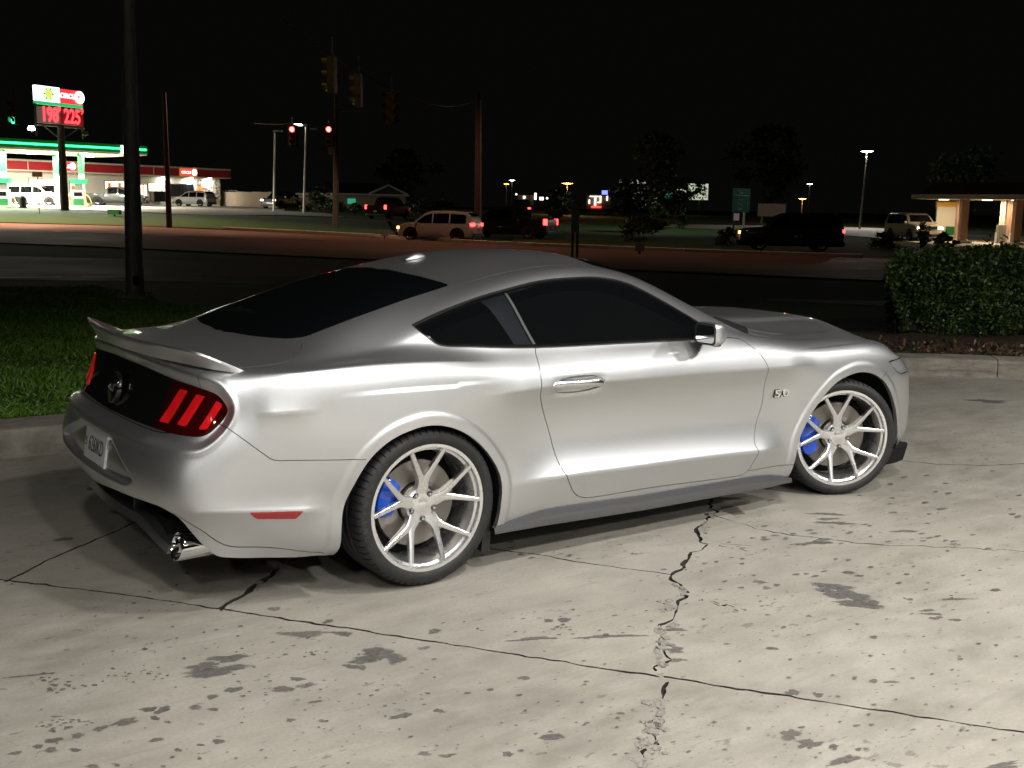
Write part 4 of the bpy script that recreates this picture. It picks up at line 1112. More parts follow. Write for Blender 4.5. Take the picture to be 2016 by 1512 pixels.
# kerb: separate cast lengths
kerb_t = thing('kerb', 'worn pale concrete kerb edging the grass and hedge bed behind the silver coupe', 'kerb')
ko, ki = kerb_off(.0), kerb_off(.32)
seg = 0; i = 0
acc = [0]
for a, b in zip(KL[:-1], KL[1:]): acc.append(acc[-1] + np.linalg.norm(b-a))
acc = np.array(acc); cuts = np.arange(0, acc[-1], 1.55)
def along(line, s): return np.array([np.interp(s, acc, line[:, 0]), np.interp(s, acc, line[:, 1])])
for s0 in cuts[:-1]:
    s1 = s0 + 1.55 - .008; mbk = MB(); rows = []
    for s in np.linspace(s0, s1, 7):
        rows.append([(*along(kerb_off(dx), s), z) for dx, z in ((0, -.02), (.008, .0), (.022, .150), (.045, .172), (.075, .178), (.40, .180), (.42, .05))])
    vs = [p for r in rows for p in r]; n = 7; fs = []
    for a in range(len(rows)-1):
        for b in range(n-1): fs.append((a*n+b, a*n+b+1, (a+1)*n+b+1, (a+1)*n+b))
    fs += [tuple(range(n)), tuple((len(rows)-1)*n+b for b in range(n))[::-1]]
    mbk.add(vs, fs).build('kerb_stone', M['kerb'], kerb_t)

# land beyond: one sheet to the horizon, following the rise of the ground
ds = np.concatenate([np.linspace(16, 60, 34), np.linspace(63, 140, 24), np.geomspace(150, 900, 14)])
ss = np.linspace(-.95, .95, 40); vs = []; fs = []
for d in ds:
    for s in ss:
        x = CAM_LOC.x + d*FHn.x + s*d*RH.x; y = CAM_LOC.y + d*FHn.y + s*d*RH.y; vs.append((x, y, terr(x, y)-.02))
n = len(ss)
for a in range(len(ds)-1):
    for b in range(n-1): fs.append((a*n+b, a*n+b+1, (a+1)*n+b+1, (a+1)*n+b))
tag(MB().add(vs, fs).build('ground', M['grass_ground'], None, True, fix=False), kind='structure')
# grass verge from the kerb down to the road
ko = kerb_off(.38); vs = []; fs = []; NV_ = 26
far = [(-14, 22), (-7, 22), (0, 20), (4, 19.5), (8, 18), (14, 15), (20, 9), (24, 3), (27, -4)]
for k in range(len(ko)):
    u = k/(len(ko)-1)*(len(far)-1); i0 = min(int(u), len(far)-2); fx = [far[i0][j] + (far[i0+1][j]-far[i0][j])*(u-i0) for j in (0, 1)]
    for q in range(NV_):
        t = (q/(NV_-1))**1.6; x = ko[k][0]*(1-t)+fx[0]*t; y = ko[k][1]*(1-t)+fx[1]*t
        vs.append((x, y, .165*(1-sstep(0, .62, np.array(t))) + .005))
for a in range(len(ko)-1):
    for b in range(NV_-1): fs.append((a*NV_+b, a*NV_+b+1, (a+1)*NV_+b+1, (a+1)*NV_+b))
VERGE = MB().add(vs, fs).build('grass_verge', M['grass_ground'], None, True, fix=False); tag(VERGE, kind='structure')
# roads and paved areas laid on the land
def pave(name, poly, m, dz=.02, nx=24, ny=6):
    """sheet between two pixel polylines (far edge, near edge) laid on the land"""
    A, B = [np.array(p, float) for p in poly]; vs = []; fs = []
    ua = np.linspace(0, 1, nx)
    fa = [np.interp(ua, np.linspace(0, 1, len(q)), q[:, j]) for q in (A, B) for j in (0, 1)]
    for k in range(nx):
        p0 = gh(fa[0][k], fa[1][k]); p1 = gh(fa[2][k], fa[3][k])
        for q in range(ny):
            t = q/(ny-1); x = p0.x*(1-t)+p1.x*t; y = p0.y*(1-t)+p1.y*t; vs.append((x, y, terr(x, y)+dz))
    for a in range(nx-1):
        for b in range(ny-1): fs.append((a*ny+b, a*ny+b+1, (a+1)*ny+b+1, (a+1)*ny+b))
    me = MB().add(vs, fs).mesh()
    if me.polygons[0].normal.z < 0: me.flip_normals()
    o = link(name, me, None, m); tag(o, kind='structure'); return o
pave('road', [[(-500, 428), (-100, 437), (300, 447), (620, 462), (900, 478), (1200, 492), (1500, 501), (1800, 512), (2200, 528), (2700, 540)],
              [(-500, 462), (-100, 475), (200, 486), (460, 499), (740, 512), (1100, 527), (1500, 543), (1800, 556), (2200, 575), (2700, 596)]], M['asphalt_far'], .02)
M['verge'] = mat('roadside_grass', (.03, .07, .012), .9); _t = NT(M['verge']); _t.col(_t.ramp(_t.noise(_t.coord(), 1.6, 8, .75), [(.3, (.008, .045, .006)), (.6, (.018, .095, .010)), (.8, (.035, .12, .018))]))
pave('far_verge', [[(-400, 404), (0, 409), (140, 415), (330, 422), (560, 426), (760, 434)], [(-400, 430), (0, 438), (300, 446), (450, 452), (620, 460), (780, 466)]], M['verge'], .025, 22, 5)
pave('lawn', [[(1010, 440), (1130, 438), (1280, 440), (1420, 446)], [(1010, 478), (1150, 482), (1280, 488), (1420, 492)]], M['verge'], .02, 12, 5)
M['paint_line'] = mat('road_paint', (.32, .30, .26), .7)
for x0, y0, x1, y1 in ((-60, 551, 120, 549.5), (160, 549.2, 250, 548.5), (1640, 544.5, 1770, 549), (1310, 533, 1420, 537), (560, 470, 640, 474), (780, 497, 900, 503), (1010, 508, 1120, 513), (140, 458, 300, 463), (350, 465, 470, 470)):
    pave('lane_marking', [[(x0, y0-.35), (x1, y1-.35)], [(x0, y0+.6), (x1, y1+.6)]], M['paint_line'], .045, 8, 2)
pave('road', [[(-500, 497), (0, 506), (300, 513), (700, 526), (1100, 541), (1500, 556), (1900, 574), (2500, 600)],
              [(-500, 545), (0, 553), (300, 556), (700, 566), (1100, 580), (1500, 594), (1900, 612), (2500, 640)]], M['asphalt'], .025)
# ---------------------------------------------------------------- grass, hedge, pole beside the lot
def leafy(mb, pts, size, rnd, flat=.5):
    """small folded leaf at each point"""
    for p in pts:
        a = rnd.random()*6.283; e = rnd.gauss(.3, .5); s = size*rnd.uniform(.6, 1.35)
        d = Vector((math.cos(a)*math.cos(e), math.sin(a)*math.cos(e), math.sin(e))); sd = d.cross(Vector((rnd.gauss(0, 1), rnd.gauss(0, 1), rnd.gauss(1.2, .6)))).normalized()
        p = Vector(p); k = len(mb.v)
        mb.v += [tuple(p), tuple(p+d*s*.5+sd*s*.27), tuple(p+d*s), tuple(p+d*s*.5-sd*s*.27)]; mb.f.append((k, k+1, k+2, k+3))
def mat_leaf(name, cols, rough=.35, spec=.5):
    m = mat(name, cols[1], rough, spec=spec); t = NT(m)
    g = t.n('ShaderNodeNewGeometry'); x = t.ramp(g.outputs['Random Per Island'], [(0, cols[0]), (.55, cols[1]), (.93, cols[2]), (1, cols[3])]); t.col(x)
    return m
M['hedge_leaf'] = mat_leaf('hedge_leaf', [(.016, .034, .008), (.042, .085, .015), (.09, .155, .028), (.20, .27, .06)], .5)
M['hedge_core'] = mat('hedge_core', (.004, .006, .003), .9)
M['twig'] = mat('twig', (.045, .032, .022), .9)
M['blade'] = mat_leaf('grass_blade', [(.055, .13, .010), (.095, .21, .016), (.14, .27, .024), (.19, .27, .05)], .5)
rnd = random.Random(11)
# lawn blades near the kerb
vs = []; fs = []
kg = kerb_off(.44)
def vz(y0): return .165*(1-float(sstep(0, .62, np.array(max(y0, 0)/18.0)))) - .008
for _ in range(110000):
    x = rnd.uniform(-3.2, 3.4); e = rnd.random()**1.6*14; y0 = np.interp(x, kg[:, 0], kg[:, 1]); y = y0 + .02 + e
    z = vz(e); h = rnd.uniform(.022, .055)*(1+.3*math.sin(x*3.1+y*2)); a = rnd.random()*6.283; w = rnd.uniform(.004, .0075)*(1+e*.10); l = rnd.uniform(.01, .06); b = rnd.random()*6.283
    c, s_ = math.cos(a)*w, math.sin(a)*w; k = len(vs)
    vs += [(x-c, y-s_, z), (x+c, y+s_, z), (x+c*.6+l*.4*math.cos(b), y+s_*.6+l*.4*math.sin(b), z+h*.6), (x+l*math.cos(b), y+l*math.sin(b), z+h)]; fs.append((k, k+1, k+2, k+3))
lawn = MB(); lawn.v = vs; lawn.f = fs
tag(lawn.build('grass', M['blade'], None, fix=False), 'bright green grass on the verge behind the kerb', 'grass', kind='stuff')

# clipped hedge at the corner of the lot
hb = [gp(1742, 694), gp(1800, 700), gp(2016, 690)]
u = (Vector((hb[2].x, hb[2].y, 0)) - Vector((hb[0].x, hb[0].y, 0))).normalized(); H0c = hb[0]-CAM_LOC
v = Vector((H0c.x, H0c.y, 0)).normalized()
H0 = Vector((hb[0].x, hb[0].y, .17)) + v*.12 + u*.06
HL, HW, HH = 4.3, 1.25, .97
hedge = thing('hedge', 'clipped dark green hedge standing on mulch behind the kerb corner', 'hedge')
def hpt(a, b, c): return H0 + u*a + v*b + Vector((0, 0, c))
mb = MB(); nrm = random.Random(3)
def bulge(a, c): return .09*math.sin(a*2.7+1)*math.cos(c*3.2) + .05*math.sin(a*7+c*6)
pts = []
for _ in range(15500):
    a, c = nrm.uniform(0, HL), nrm.random()**.8*HH; c = min(c, HH - .19*max(0, 1-a/.7)**2); r = .34*max(0, 1-a/.45)**2 + .26*max(0, (c-HH+.36)/.36)**2
    pts.append(hpt(a, r + bulge(a, c) + abs(nrm.gauss(0, .06)), c))
for _ in range(9000):
    a, b = nrm.uniform(0, HL), nrm.uniform(0, HW); top = HH + .07*math.sin(a*3.1+.5)*math.cos(b*4) + .02*math.sin(a*13) - .17*max(0, 1-a/.7)**2
    e = min(a, b, HW-b); pts.append(hpt(a, b, top - .16*max(0, 1-e/.2)**2 - abs(nrm.gauss(0, .05)) + (nrm.uniform(.04, .13) if nrm.random() < .07 else 0)))
for _ in range(5000):
    b, c = nrm.uniform(0, HW), nrm.random()**.8*HH; pts.append(hpt(.14*max(0, (c-HH+.25)/.25)**2 + bulge(b, c) + abs(nrm.gauss(0, .05)), b, c))
for _ in range(140):
    pts.append(hpt(nrm.uniform(-.12, .05), nrm.uniform(0, .4), nrm.uniform(.55, .68)))
leafy(mb, pts, .052, nrm)
mb.build('foliage', M['hedge_leaf'], hedge, fix=False)
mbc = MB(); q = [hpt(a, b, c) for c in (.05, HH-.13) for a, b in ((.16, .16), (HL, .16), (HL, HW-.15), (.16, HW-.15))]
mbc.add(q, [(3, 2, 1, 0), (4, 5, 6, 7), (0, 1, 5, 4), (1, 2, 6, 5), (2, 3, 7, 6), (3, 0, 4, 7)]).build('dark_core', M['hedge_core'], hedge)  # solid near-black block filling the hedge behind the leaves
mb = MB()
for _ in range(60):
    a = nrm.uniform(0, HL); p = hpt(a, nrm.uniform(.05, .3), -.03); mb.tube([p, p+Vector((nrm.gauss(0, .05), nrm.gauss(0, .05), .2))], [.008, .005], 5)
mb.build('stems', M['twig'], hedge)
# mulch bed
M['mulch'] = mat('mulch', (.05, .028, .016), .9); _t = NT(M['mulch']); _t.col(_t.ramp(_t.noise(_t.coord(), 26, 6, .7), [(.3, (.018, .010, .006)), (.55, (.065, .034, .018)), (.75, (.15, .09, .05))])); _t.bump(_t.noise(_t.coord(), 40, 5), 1, .05)
kb = kerb_off(.36); kc = kerb_off(2.6); mb = MB(); sel = [i for i in range(len(kb)) if kb[i][0] > 5.6]; vs = []; fs = []
for i in sel:
    for q in range(8):
        t = q/7; vs.append((kb[i][0]*(1-t)+kc[i][0]*t, kb[i][1]*(1-t)+kc[i][1]*t, .172+.03*math.sin(q*1.3)*math.sin(i)))
for a in range(len(sel)-1):
    for b in range(7): fs.append((a*8+b, a*8+b+1, a*8+9+b, a*8+8+b))
tag(mb.add(vs, fs).build('mulch_bed', M['mulch'], None, True, fix=False), kind='structure')
M['chip'] = mat_leaf('bark_chip', [(.03, .015, .008), (.09, .045, .022), (.18, .10, .055), (.34, .27, .20)], .8)
mb = MB(); pts = []
for _ in range(2600):
    i = rnd.choice(sel[:-1]); t = rnd.random()**1.5*.45; f_ = rnd.random(); x = kb[i]*(1-f_)+kb[i+1]*f_; y = kc[i]*(1-f_)+kc[i+1]*f_; p = x*(1-t)+y*t; pts.append((p[0], p[1], .185+rnd.random()*.02))
leafy(mb, pts, .055, rnd); tag(mb.build('bark_chips', M['chip'], None, fix=False), 'brown bark mulch and dead leaves under the hedge', 'mulch', kind='stuff')

# steel lamp pole on the verge, running out of the top of the photograph
M['galv'] = mat('weathered_steel', (.20, .19, .165), .6, .35); _t = NT(M['galv']); _t.col(_t.ramp(_t.noise(_t.coord('Object', (6, 6, .6)), 3, 6, .7), [(.3, (.10, .095, .08)), (.6, (.20, .19, .16)), (.8, (.28, .27, .235))]))
pb = gp(266, 586); pt = at(250, -60, 17.9); dv = (pt - at(266, 586, 17.9))
pole = thing('lamp_pole', 'tall weathered steel pole with a hand hole, bolted to its base on the grass', 'pole', pb)
hz = dv.z
MB().tube([(0, 0, .02), (dv.x*.5, dv.y*.5, hz*.5), (dv.x*1.1, dv.y*1.1, hz*1.1)], [.150, .126, .098], 20).build('shaft', M['galv'], pole, True)
MB().box((0, 0, .02), (.46, .46, .04), YAW, taper=.97).build('base_plate', M['galv'], pole, bevel=.006)
MB().lathe([(.19, .03), (.175, .05), (.165, .09), (.152, .10)], 20, 'z').build('collar', M['galv'], pole, True)
for k in range(4):
    a = YAW + math.pi/4 + k*math.pi/2; MB().lathe([(0, .095), (.028, .095), (.030, .085), (.030, .04)], 6, 'z', (.25*math.cos(a), .25*math.sin(a), 0)).build('bolt', M['galv'], pole)
hd = (CAM_LOC-pb); hd.z = 0; hd.normalize(); hs = Vector((-hd.y, hd.x, 0))
hp = hd*.152 + hs*.02 + Vector((0, 0, .30)); MB().add([hp + hs*a*.045 + Vector((0, 0, b*.075)) for a, b in rrect(0, 0, 1, 1, .6)], [tuple(range(20))]).build('hand_hole', M['gap'], pole)
# ---------------------------------------------------------------- other vehicles in the traffic and at the filling station
M['rubber_far'] = mat('rubber', (.012, .012, .012), .7)
M['alloy_far'] = mat('alloy', (.45, .45, .46), .35, .8)
M['lamp_white'] = mat('lamp_white', (.8, .8, .75), .2, emit=(1, .86, .62), es=9)
M['lamp_amber'] = mat('lamp_amber', (.8, .5, .2), .2, emit=(1, .45, .12), es=5)
M['lamp_red'] = mat('lamp_red', (.4, .01, .01), .2, emit=(1, .035, .03), es=9)
M['lamp_dim'] = mat('lamp_dim', (.22, .01, .012), .2)
M['lens_clear'] = mat('lens_clear', (.5, .5, .5), .15)
def paint(name, c): return mat(name, c, .35, .35, .8)
CAR = {
 'suv': dict(L=4.45, W=1.84, H=1.66, belt=.98, prof=[(-2.22, .86, .60), (-2.20, 1.02, .9), (-2.05, 1.40, 1), (-1.75, 1.60, 1), (-.6, 1.66, 1), (.25, 1.63, 1), (.62, 1.50, 1), (1.05, 1.16, 1), (1.22, 1.03, 1), (1.85, .95, .98), (2.12, .84, .92), (2.22, .62, .80)], wheels=(-1.33, 1.37), r=.355, cab=(-2.08, 1.1)),
 'big_suv': dict(L=5.15, W=2.0, H=1.9, belt=1.15, prof=[(-2.57, 1.0, .9), (-2.55, 1.2, .95), (-2.40, 1.72, 1), (-2.2, 1.86, 1), (-.8, 1.90, 1), (.35, 1.86, 1), (.72, 1.70, 1), (1.12, 1.30, 1), (1.25, 1.17, 1), (2.15, 1.10, .98), (2.48, .98, .93), (2.57, .70, .82)], wheels=(-1.45, 1.52), r=.39, cab=(-2.42, 1.15)),
 'pickup': dict(L=5.85, W=2.02, H=1.95, belt=1.18, prof=[(-2.92, 1.12, .97), (-2.90, 1.18, .98), (-1.25, 1.18, .98), (-1.02, 1.30, 1), (-.78, 1.84, 1), (-.2, 1.94, 1), (.55, 1.90, 1), (.88, 1.74, 1), (1.28, 1.34, 1), (1.42, 1.20, 1), (2.45, 1.14, .98), (2.82, 1.02, .94), (2.92, .70, .85)], wheels=(-1.75, 1.85), r=.42, cab=(-.98, 1.3)),
}
def vehicle(kind, name, label, cat, loc, rz, m, head=None, tail=None, group=None, rack=False, beams=0, plate=True):
    c = CAR[kind]; v = thing(name, label, cat, loc, rz, group); hw = c['W']/2; belt = c['belt']; zb = c['r']*.62
    xs = [p[0] for p in c['prof']]; top = lambda x: float(np.interp(x, xs, [p[1] for p in c['prof']])); pl = lambda x: float(np.interp(x, xs, [p[2] for p in c['prof']]))
    st = sorted(set(list(np.linspace(xs[0], xs[-1], 30)) + xs)); secs = []
    for x in st:
        t = top(x); b = min(belt, t-.02); w = hw*pl(x); cab = max(0, t-b); wr = w - .36*cab*.75
        secs.append([(x, -w*.93, zb), (x, -w*.985, zb+.16), (x, -w, (zb+b)/2), (x, -w*.965, b-.02), (x, -wr*.99 if cab > .1 else -w*.94, t-.06 if cab > .1 else b), (x, -wr*.86 if cab > .1 else -w*.80, t)])
        secs[-1] += [(p[0], -p[1], p[2]) for p in secs[-1][::-1]]
    loft('body', secs, m, v, closed=True, smooth=True)
    def sidey(x, z):
        t = top(x); b = min(belt, t-.02); w = hw*pl(x)*.965; wr = (hw*pl(x) - .27*max(0, t-b))*.99
        return w + (wr-w)*np.clip((z-b+.02)/max(t-.06-b+.02, .05), 0, 1)
    # side windows
    x0, x1 = c['cab']; n = 3 if kind == 'big_suv' else (3 if kind == 'suv' else 2); ed = np.linspace(x0+.22, x1-.02, n+1)
    for sg in (-1, 1):
        for k in range(n):
            a, b = ed[k]+.04, ed[k+1]-.04; up = []; lo = []
            for x in np.linspace(a, b, 7):
                zt = max(top(x)-.14, belt+.02); up.append((x, zt)); lo.append((x, belt+.01))
            vs = [(x, sg*(sidey(x, z)+.012), z) for x, z in lo+up[::-1]]
            MB().add(vs, [tuple(range(14))]).build('side_window', M['glass'], v)
        for xw in c['wheels']:
            wl = bpy.data.objects.new('wheel', None); COL.objects.link(wl); wl.parent = v; wl.location = (xw, sg*(hw+.014), c['r'])
            s = -sg
            MB().lathe([(c['r']*.64, 0), (c['r']*.92, -.01), (c['r'], .03), (c['r'], .2), (c['r']*.6, .22)] if s > 0 else [(c['r']*.64, 0), (c['r']*.92, .01), (c['r'], -.03), (c['r'], -.2), (c['r']*.6, -.22)], 22, 'y').build('tyre', M['rubber_far'], wl, True)
            mb = MB(); mb.lathe([(c['r']*.66, .0), (c['r']*.62, s*.015), (c['r']*.55, s*.05)], 22, 'y')
            for k in range(5):
                a = k*2*math.pi/5; d = (math.cos(a), math.sin(a)); e = (-math.sin(a)*.04, math.cos(a)*.04); r = c['r']*.62
                mb.add([(e[0]*1.4, s*.03, e[1]*1.4), (-e[0]*1.4, s*.03, -e[1]*1.4), (d[0]*r-e[0], s*.015, d[1]*r-e[1]), (d[0]*r+e[0], s*.015, d[1]*r+e[1])], [(0, 1, 2, 3)])
            mb.build('rim', M['alloy_far'], wl)
            arch = [(xw + (c['r']+.075)*math.cos(t), sg*(hw+.005), c['r'] + (c['r']+.06)*math.sin(t)) for t in np.linspace(-.25, math.pi+.25, 18)]
            MB().add(arch, [tuple(range(18))]).build('wheel_arch', M['gap'], v)
        # lamps
        xf = xs[-1]; zf = belt-.26
        MB().box((xf-.12, sg*hw*.74, zf), (.24, .34, .15), taper=.9).build('headlight', head or M['lens_clear'], v, bevel=.02)
        xr = xs[0]; zt = belt-.12 if kind != 'suv' else belt-.03
        MB().box((xr+.09, sg*hw*(.90 if kind == 'pickup' else .80), zt-.02), (.22, .16 if kind == 'pickup' else .30, .36 if kind == 'pickup' else .17)).build('tail_light', tail or M['lamp_dim'], v, bevel=.02)
        MB().box((x1-.12, sg*(hw+.08), belt+.10), (.10, .2, .16), taper=.8).build('door_mirror', m, v, bevel=.02)
    # windscreen and rear window
    for nm, (a, b), i in (('windscreen', (c['cab'][1]+.02, None), 1), ('rear_window', (c['cab'][0], None), -1)):
        q = []; X = np.linspace(a - (.55 if i == 1 else -.06), a-.04*i, 5) if i == 1 else np.linspace(a+.02, a+.25, 5)
        for x in X:
            t = top(x); w = (hw*pl(x) - .27*max(0, t-belt))*.80; off = .016
            q.append((x + i*off, w, t+.012))
        vs = [(x, -w, z) for x, w, z in q] + [(x, w, z) for x, w, z in q[::-1]]
        MB().add(vs, [(k, k+1, 8-k, 9-k) for k in range(4)]).build(nm, M['glass'], v)
    MB().box((xs[-1]+.0, 0, zb+.16), (.16, c['W']*.86, .20)).build('bumper', M['black_plastic'], v, bevel=.03)
    MB().box((xs[0]+.0, 0, zb+.14), (.16, c['W']*.88, .20)).build('bumper', M['chrome'] if kind == 'pickup' else M['black_plastic'], v, bevel=.03)
    MB().box((xs[-1]+.01, 0, belt-.24), (.06, c['W']*.46, .20)).build('grille', M['black_plastic'], v, bevel=.01)
    if plate: MB().box((xs[0]-.035, 0, zb+.42), (.02, .31, .16)).build('number_plate', M['plate_white'], v)
    if rack:
        for sg in (-1, 1): MB().tube([(-1.7, sg*hw*.62, top(-1.6)+.02), (-1.6, sg*hw*.62, top(-1.6)+.07), (.1, sg*hw*.62, top(.1)+.06), (.2, sg*hw*.62, top(.2)+.01)], .02, 6).build('roof_rail', M['black_plastic'], v)
    if kind == 'pickup': MB().box((-2.06, 0, 1.185), (1.62, c['W']*.82, .02)).build('bed_cover', M['black_plastic'], v)
    if beams:
        for sg in (-1, 1):
            l = bpy.data.lights.new('headlight_beam', 'SPOT'); l.energy = beams; l.spot_size = R(50); l.spot_blend = .6; l.color = (1, .9, .75); l.shadow_soft_size = .08
            o = bpy.data.objects.new('headlight_beam', l); COL.objects.link(o); o.parent = v; o.location = (xs[-1]+.12, sg*hw*.74, zf); o.rotation_euler = (R(86), 0, R(-90))
    return v
def head(fwd, right):
    d = FHn*fwd + RH*right; return math.atan2(d.y, d.x)
P_white, P_silver, P_black, P_red, P_beige, P_dkgrey = paint('white_paint', (.78, .78, .77)), paint('silver_far', (.42, .43, .44)), paint('black_paint', (.008, .008, .009)), paint('maroon_paint', (.03, .006, .006)), paint('champagne_paint', (.34, .31, .25)), paint('dark_paint', (.02, .022, .024))
vehicle('suv', 'white_suv', 'white compact SUV with roof rails on the road just ahead of a black pickup', 'car', on(866, 60), head(.30, -1), P_white, M['lamp_amber'], M['lamp_red'], rack=True)
vehicle('pickup', 'black_pickup', 'black pickup truck with a glowing red tail light following the white SUV on the road', 'pickup truck', on(1000, 67), head(.42, -1), P_black, M['lamp_white'], M['lamp_red'], beams=260)
vehicle('pickup', 'dark_red_pickup', 'dark red pickup truck seen from behind with both tail lights lit, beside the gabled house', 'pickup truck', on(765, 98), head(1, .30), P_red, None, M['lamp_red'])
vehicle('big_suv', 'dark_suv', 'dark vehicle with two small red tail lights driving away above the black pickup', 'car', on(1027, 118), head(1, 0), P_dkgrey, None, M['lamp_red'])
vehicle('big_suv', 'black_suv', 'black SUV with amber headlight and red tail light in front of the green road sign', 'car', on(1556, 55), head(.12, -1), P_black, M['lamp_amber'], M['lamp_red'])
vehicle('big_suv', 'pale_suv', 'pale SUV facing forward with bright headlights beside the drive-through canopy', 'car', on(1801, 76), head(-1, .10), P_beige, M['lamp_white'], None)
vehicle('big_suv', 'white_suv', 'white full size SUV refuelling under the green lit canopy', 'car', on(72, 103), head(.05, 1), P_white)
vehicle('pickup', 'dark_pickup', 'dark pickup truck parked by the shop window behind the tall steel pole', 'pickup truck', on(232, 112), head(.1, 1), P_dkgrey, None, M['lamp_dim'])
vehicle('suv', 'silver_suv', 'silver crossover parked nose to the shop wall with dark windows', 'car', on(383, 119), head(.35, -1), P_silver)
vehicle('big_suv', 'champagne_suv', 'champagne coloured SUV parked beside the tan block wall at the shop corner', 'car', on(447, 132), head(.5, -1), P_beige)
vehicle('pickup', 'grey_pickup', 'grey pickup truck with headlights on waiting at the station exit', 'pickup truck', on(556, 118), head(-1, -.35), P_dkgrey, M['lamp_white'], None)
# ---------------------------------------------------------------- canopy over the lot the coupe is parked beside (behind and right of the camera)
M['canopy_white'] = mat('canopy_white', (.17, .168, .16), .7)
lc = thing('lot_canopy', 'white filling station canopy standing over the lot to the right of the coupe', 'canopy')
MB().box((1.5, -8.9, 5.15), (19, 12.6, .7)).build('roof_slab', M['canopy_white'], lc)
for x, y in ((-6.5, -13.5), (9.5, -13.5)): MB().box((x, y, 2.4), (.4, .4, 4.8)).build('column', M['canopy_white'], lc)
for x, y, p in LOT: MB().box((x, y, 4.77), (.44, .44, .06)).build('lamp_housing', M['canopy_white'], lc)
# ---------------------------------------------------------------- filling station across the road
pave('station_forecourt', [[(-400, 398), (0, 401), (200, 404), (440, 407), (560, 412)], [(-400, 402), (0, 406), (140, 413), (330, 420), (560, 424)]], M['concrete_far'], .03, 20, 8)
pave('station_drive', [[(420, 408), (500, 412), (560, 416), (640, 420)], [(330, 421), (430, 424), (560, 424), (680, 428)]], M['concrete_far'], .028, 12, 4)
M['white_wall'] = mat('white_wall', (.72, .68, .58), .7)
M['red_band'] = mat('red_fascia', (.42, .018, .022), .5)
M['sign_red'] = mat('sign_red', (.6, .03, .04), .4, emit=(1, .04, .05), es=1.1)
M['sign_white'] = mat('sign_white', (.8, .8, .8), .4, emit=(1, .98, .95), es=2.2)
M['sign_green'] = mat('sign_green', (.02, .4, .12), .4, emit=(.03, .62, .2), es=.8)
M['sign_yellow'] = mat('sign_yellow', (.7, .7, .1), .4, emit=(.75, .8, .16), es=1.0)
M['green_neon'] = mat('green_neon', (.05, .8, .25), .4, emit=(.03, 1, .22), es=4.5)
M['green_paint'] = mat('green_paint', (.01, .16, .045), .4)
M['led_red'] = mat('led_red', (.3, .01, .02), .4, emit=(1, .05, .06), es=2.6)
M['led_halo'] = mat('price_panel_lit', (.2, .02, .02), .4, emit=(1, .02, .04), es=.12)
M['price_panel'] = mat('price_panel', (.012, .010, .010), .5)
M['grey_panel'] = mat('grey_panel', (.30, .28, .28), .5, emit=(.8, .5, .5), es=.10)
M['lit_window'] = mat('lit_window', (.4, .35, .25), .2, emit=(1, .80, .50), es=3)
M['lamp_bulb'] = mat('lamp_bulb', (.9, .9, .9), .3, emit=(1, .97, .90), es=22)
M['stone_face'] = mat('stone_face', (.45, .42, .36), .9); _t = NT(M['stone_face']); _v = _t.n('ShaderNodeTexVoronoi', i_Scale=2.6); _t.l(_t.coord(), _v.inputs['Vector']); _t.col(_t.ramp(_v.outputs['Distance'], [(.2, (.16, .14, .12)), (.5, (.5, .46, .40)), (.8, (.62, .58, .5))])); _t.bump(_v.outputs['Distance'], 1, .1)
M['wood_pole'] = mat('timber_pole', (.10, .065, .045), .9); _t = NT(M['wood_pole']); _t.col(_t.ramp(_t.noise(_t.coord('Object', (5, 5, .5)), 4, 6, .7), [(.3, (.05, .040, .034)), (.7, (.125, .10, .082))]))
M['orange'] = mat('orange_poster', (.8, .22, .05), .6, emit=(1, .3, .08), es=.35)
M['dark_window'] = mat('dark_window', (.01, .012, .014), .08)
M['tan_wall'] = mat('tan_block', (.42, .33, .24), .9)

class Wall:
    """vertical face between two pixel columns at given depths; places boxes by pixel rectangle"""
    def __init__(s, pa, da, pb, db, row=400):
        a, b = at(pa, row, da), at(pb, row, db); s.a = Vector((a.x, a.y, 0)); s.b = Vector((b.x, b.y, 0)); s.u = (s.b-s.a).normalized(); s.n = Vector((s.u.y, -s.u.x, 0))
        if s.n.dot(FHn) > 0: s.n = -s.n
        s.L = (s.b-s.a).length
    def hit(s, px, py):
        d = _fw + (px-1008)/_f*_r + (py-756)/_f*_d; t = (s.a-CAM_LOC).dot(s.n)/d.dot(s.n); p = CAM_LOC + t*d
        return (p-s.a).dot(s.u), p.z
    def slab(s, u0, u1, z0, z1, n0, n1):
        """box along the wall: u range, z range, from n0 to n1 in front of the face"""
        q = []
        for z in (z0, z1):
            for u, n in ((u0, n0), (u1, n0), (u1, n1), (u0, n1)): p = s.a + s.u*u + s.n*n; q.append((p.x, p.y, z))
        return q, [(3, 2, 1, 0), (4, 5, 6, 7), (0, 1, 5, 4), (1, 2, 6, 5), (2, 3, 7, 6), (3, 0, 4, 7)]
    def rect(s, name, px0, py0, px1, py1, m, parent, n0=.0, n1=.06):
        u0, z1 = s.hit(px0, py0); u1, _ = s.hit(px1, py1); z0 = s.hit((px0+px1)/2, py1)[1]; z1 = s.hit((px0+px1)/2, py0)[1]
        return MB().add(*s.slab(u0, u1, z0, z1, n0, n1)).build(name, m, parent)
    def text(s, name, txt, px, py, h, m, parent, n=.08, **k):
        u, z = s.hit(px, py); p = s.a + s.u*u + s.n*n; p.z = z
        return place_text(name, txt, h, frame(p, s.u if s.u.dot(RH) > 0 else -s.u, (0, 0, 1)), parent, m, depth=.01, **k)

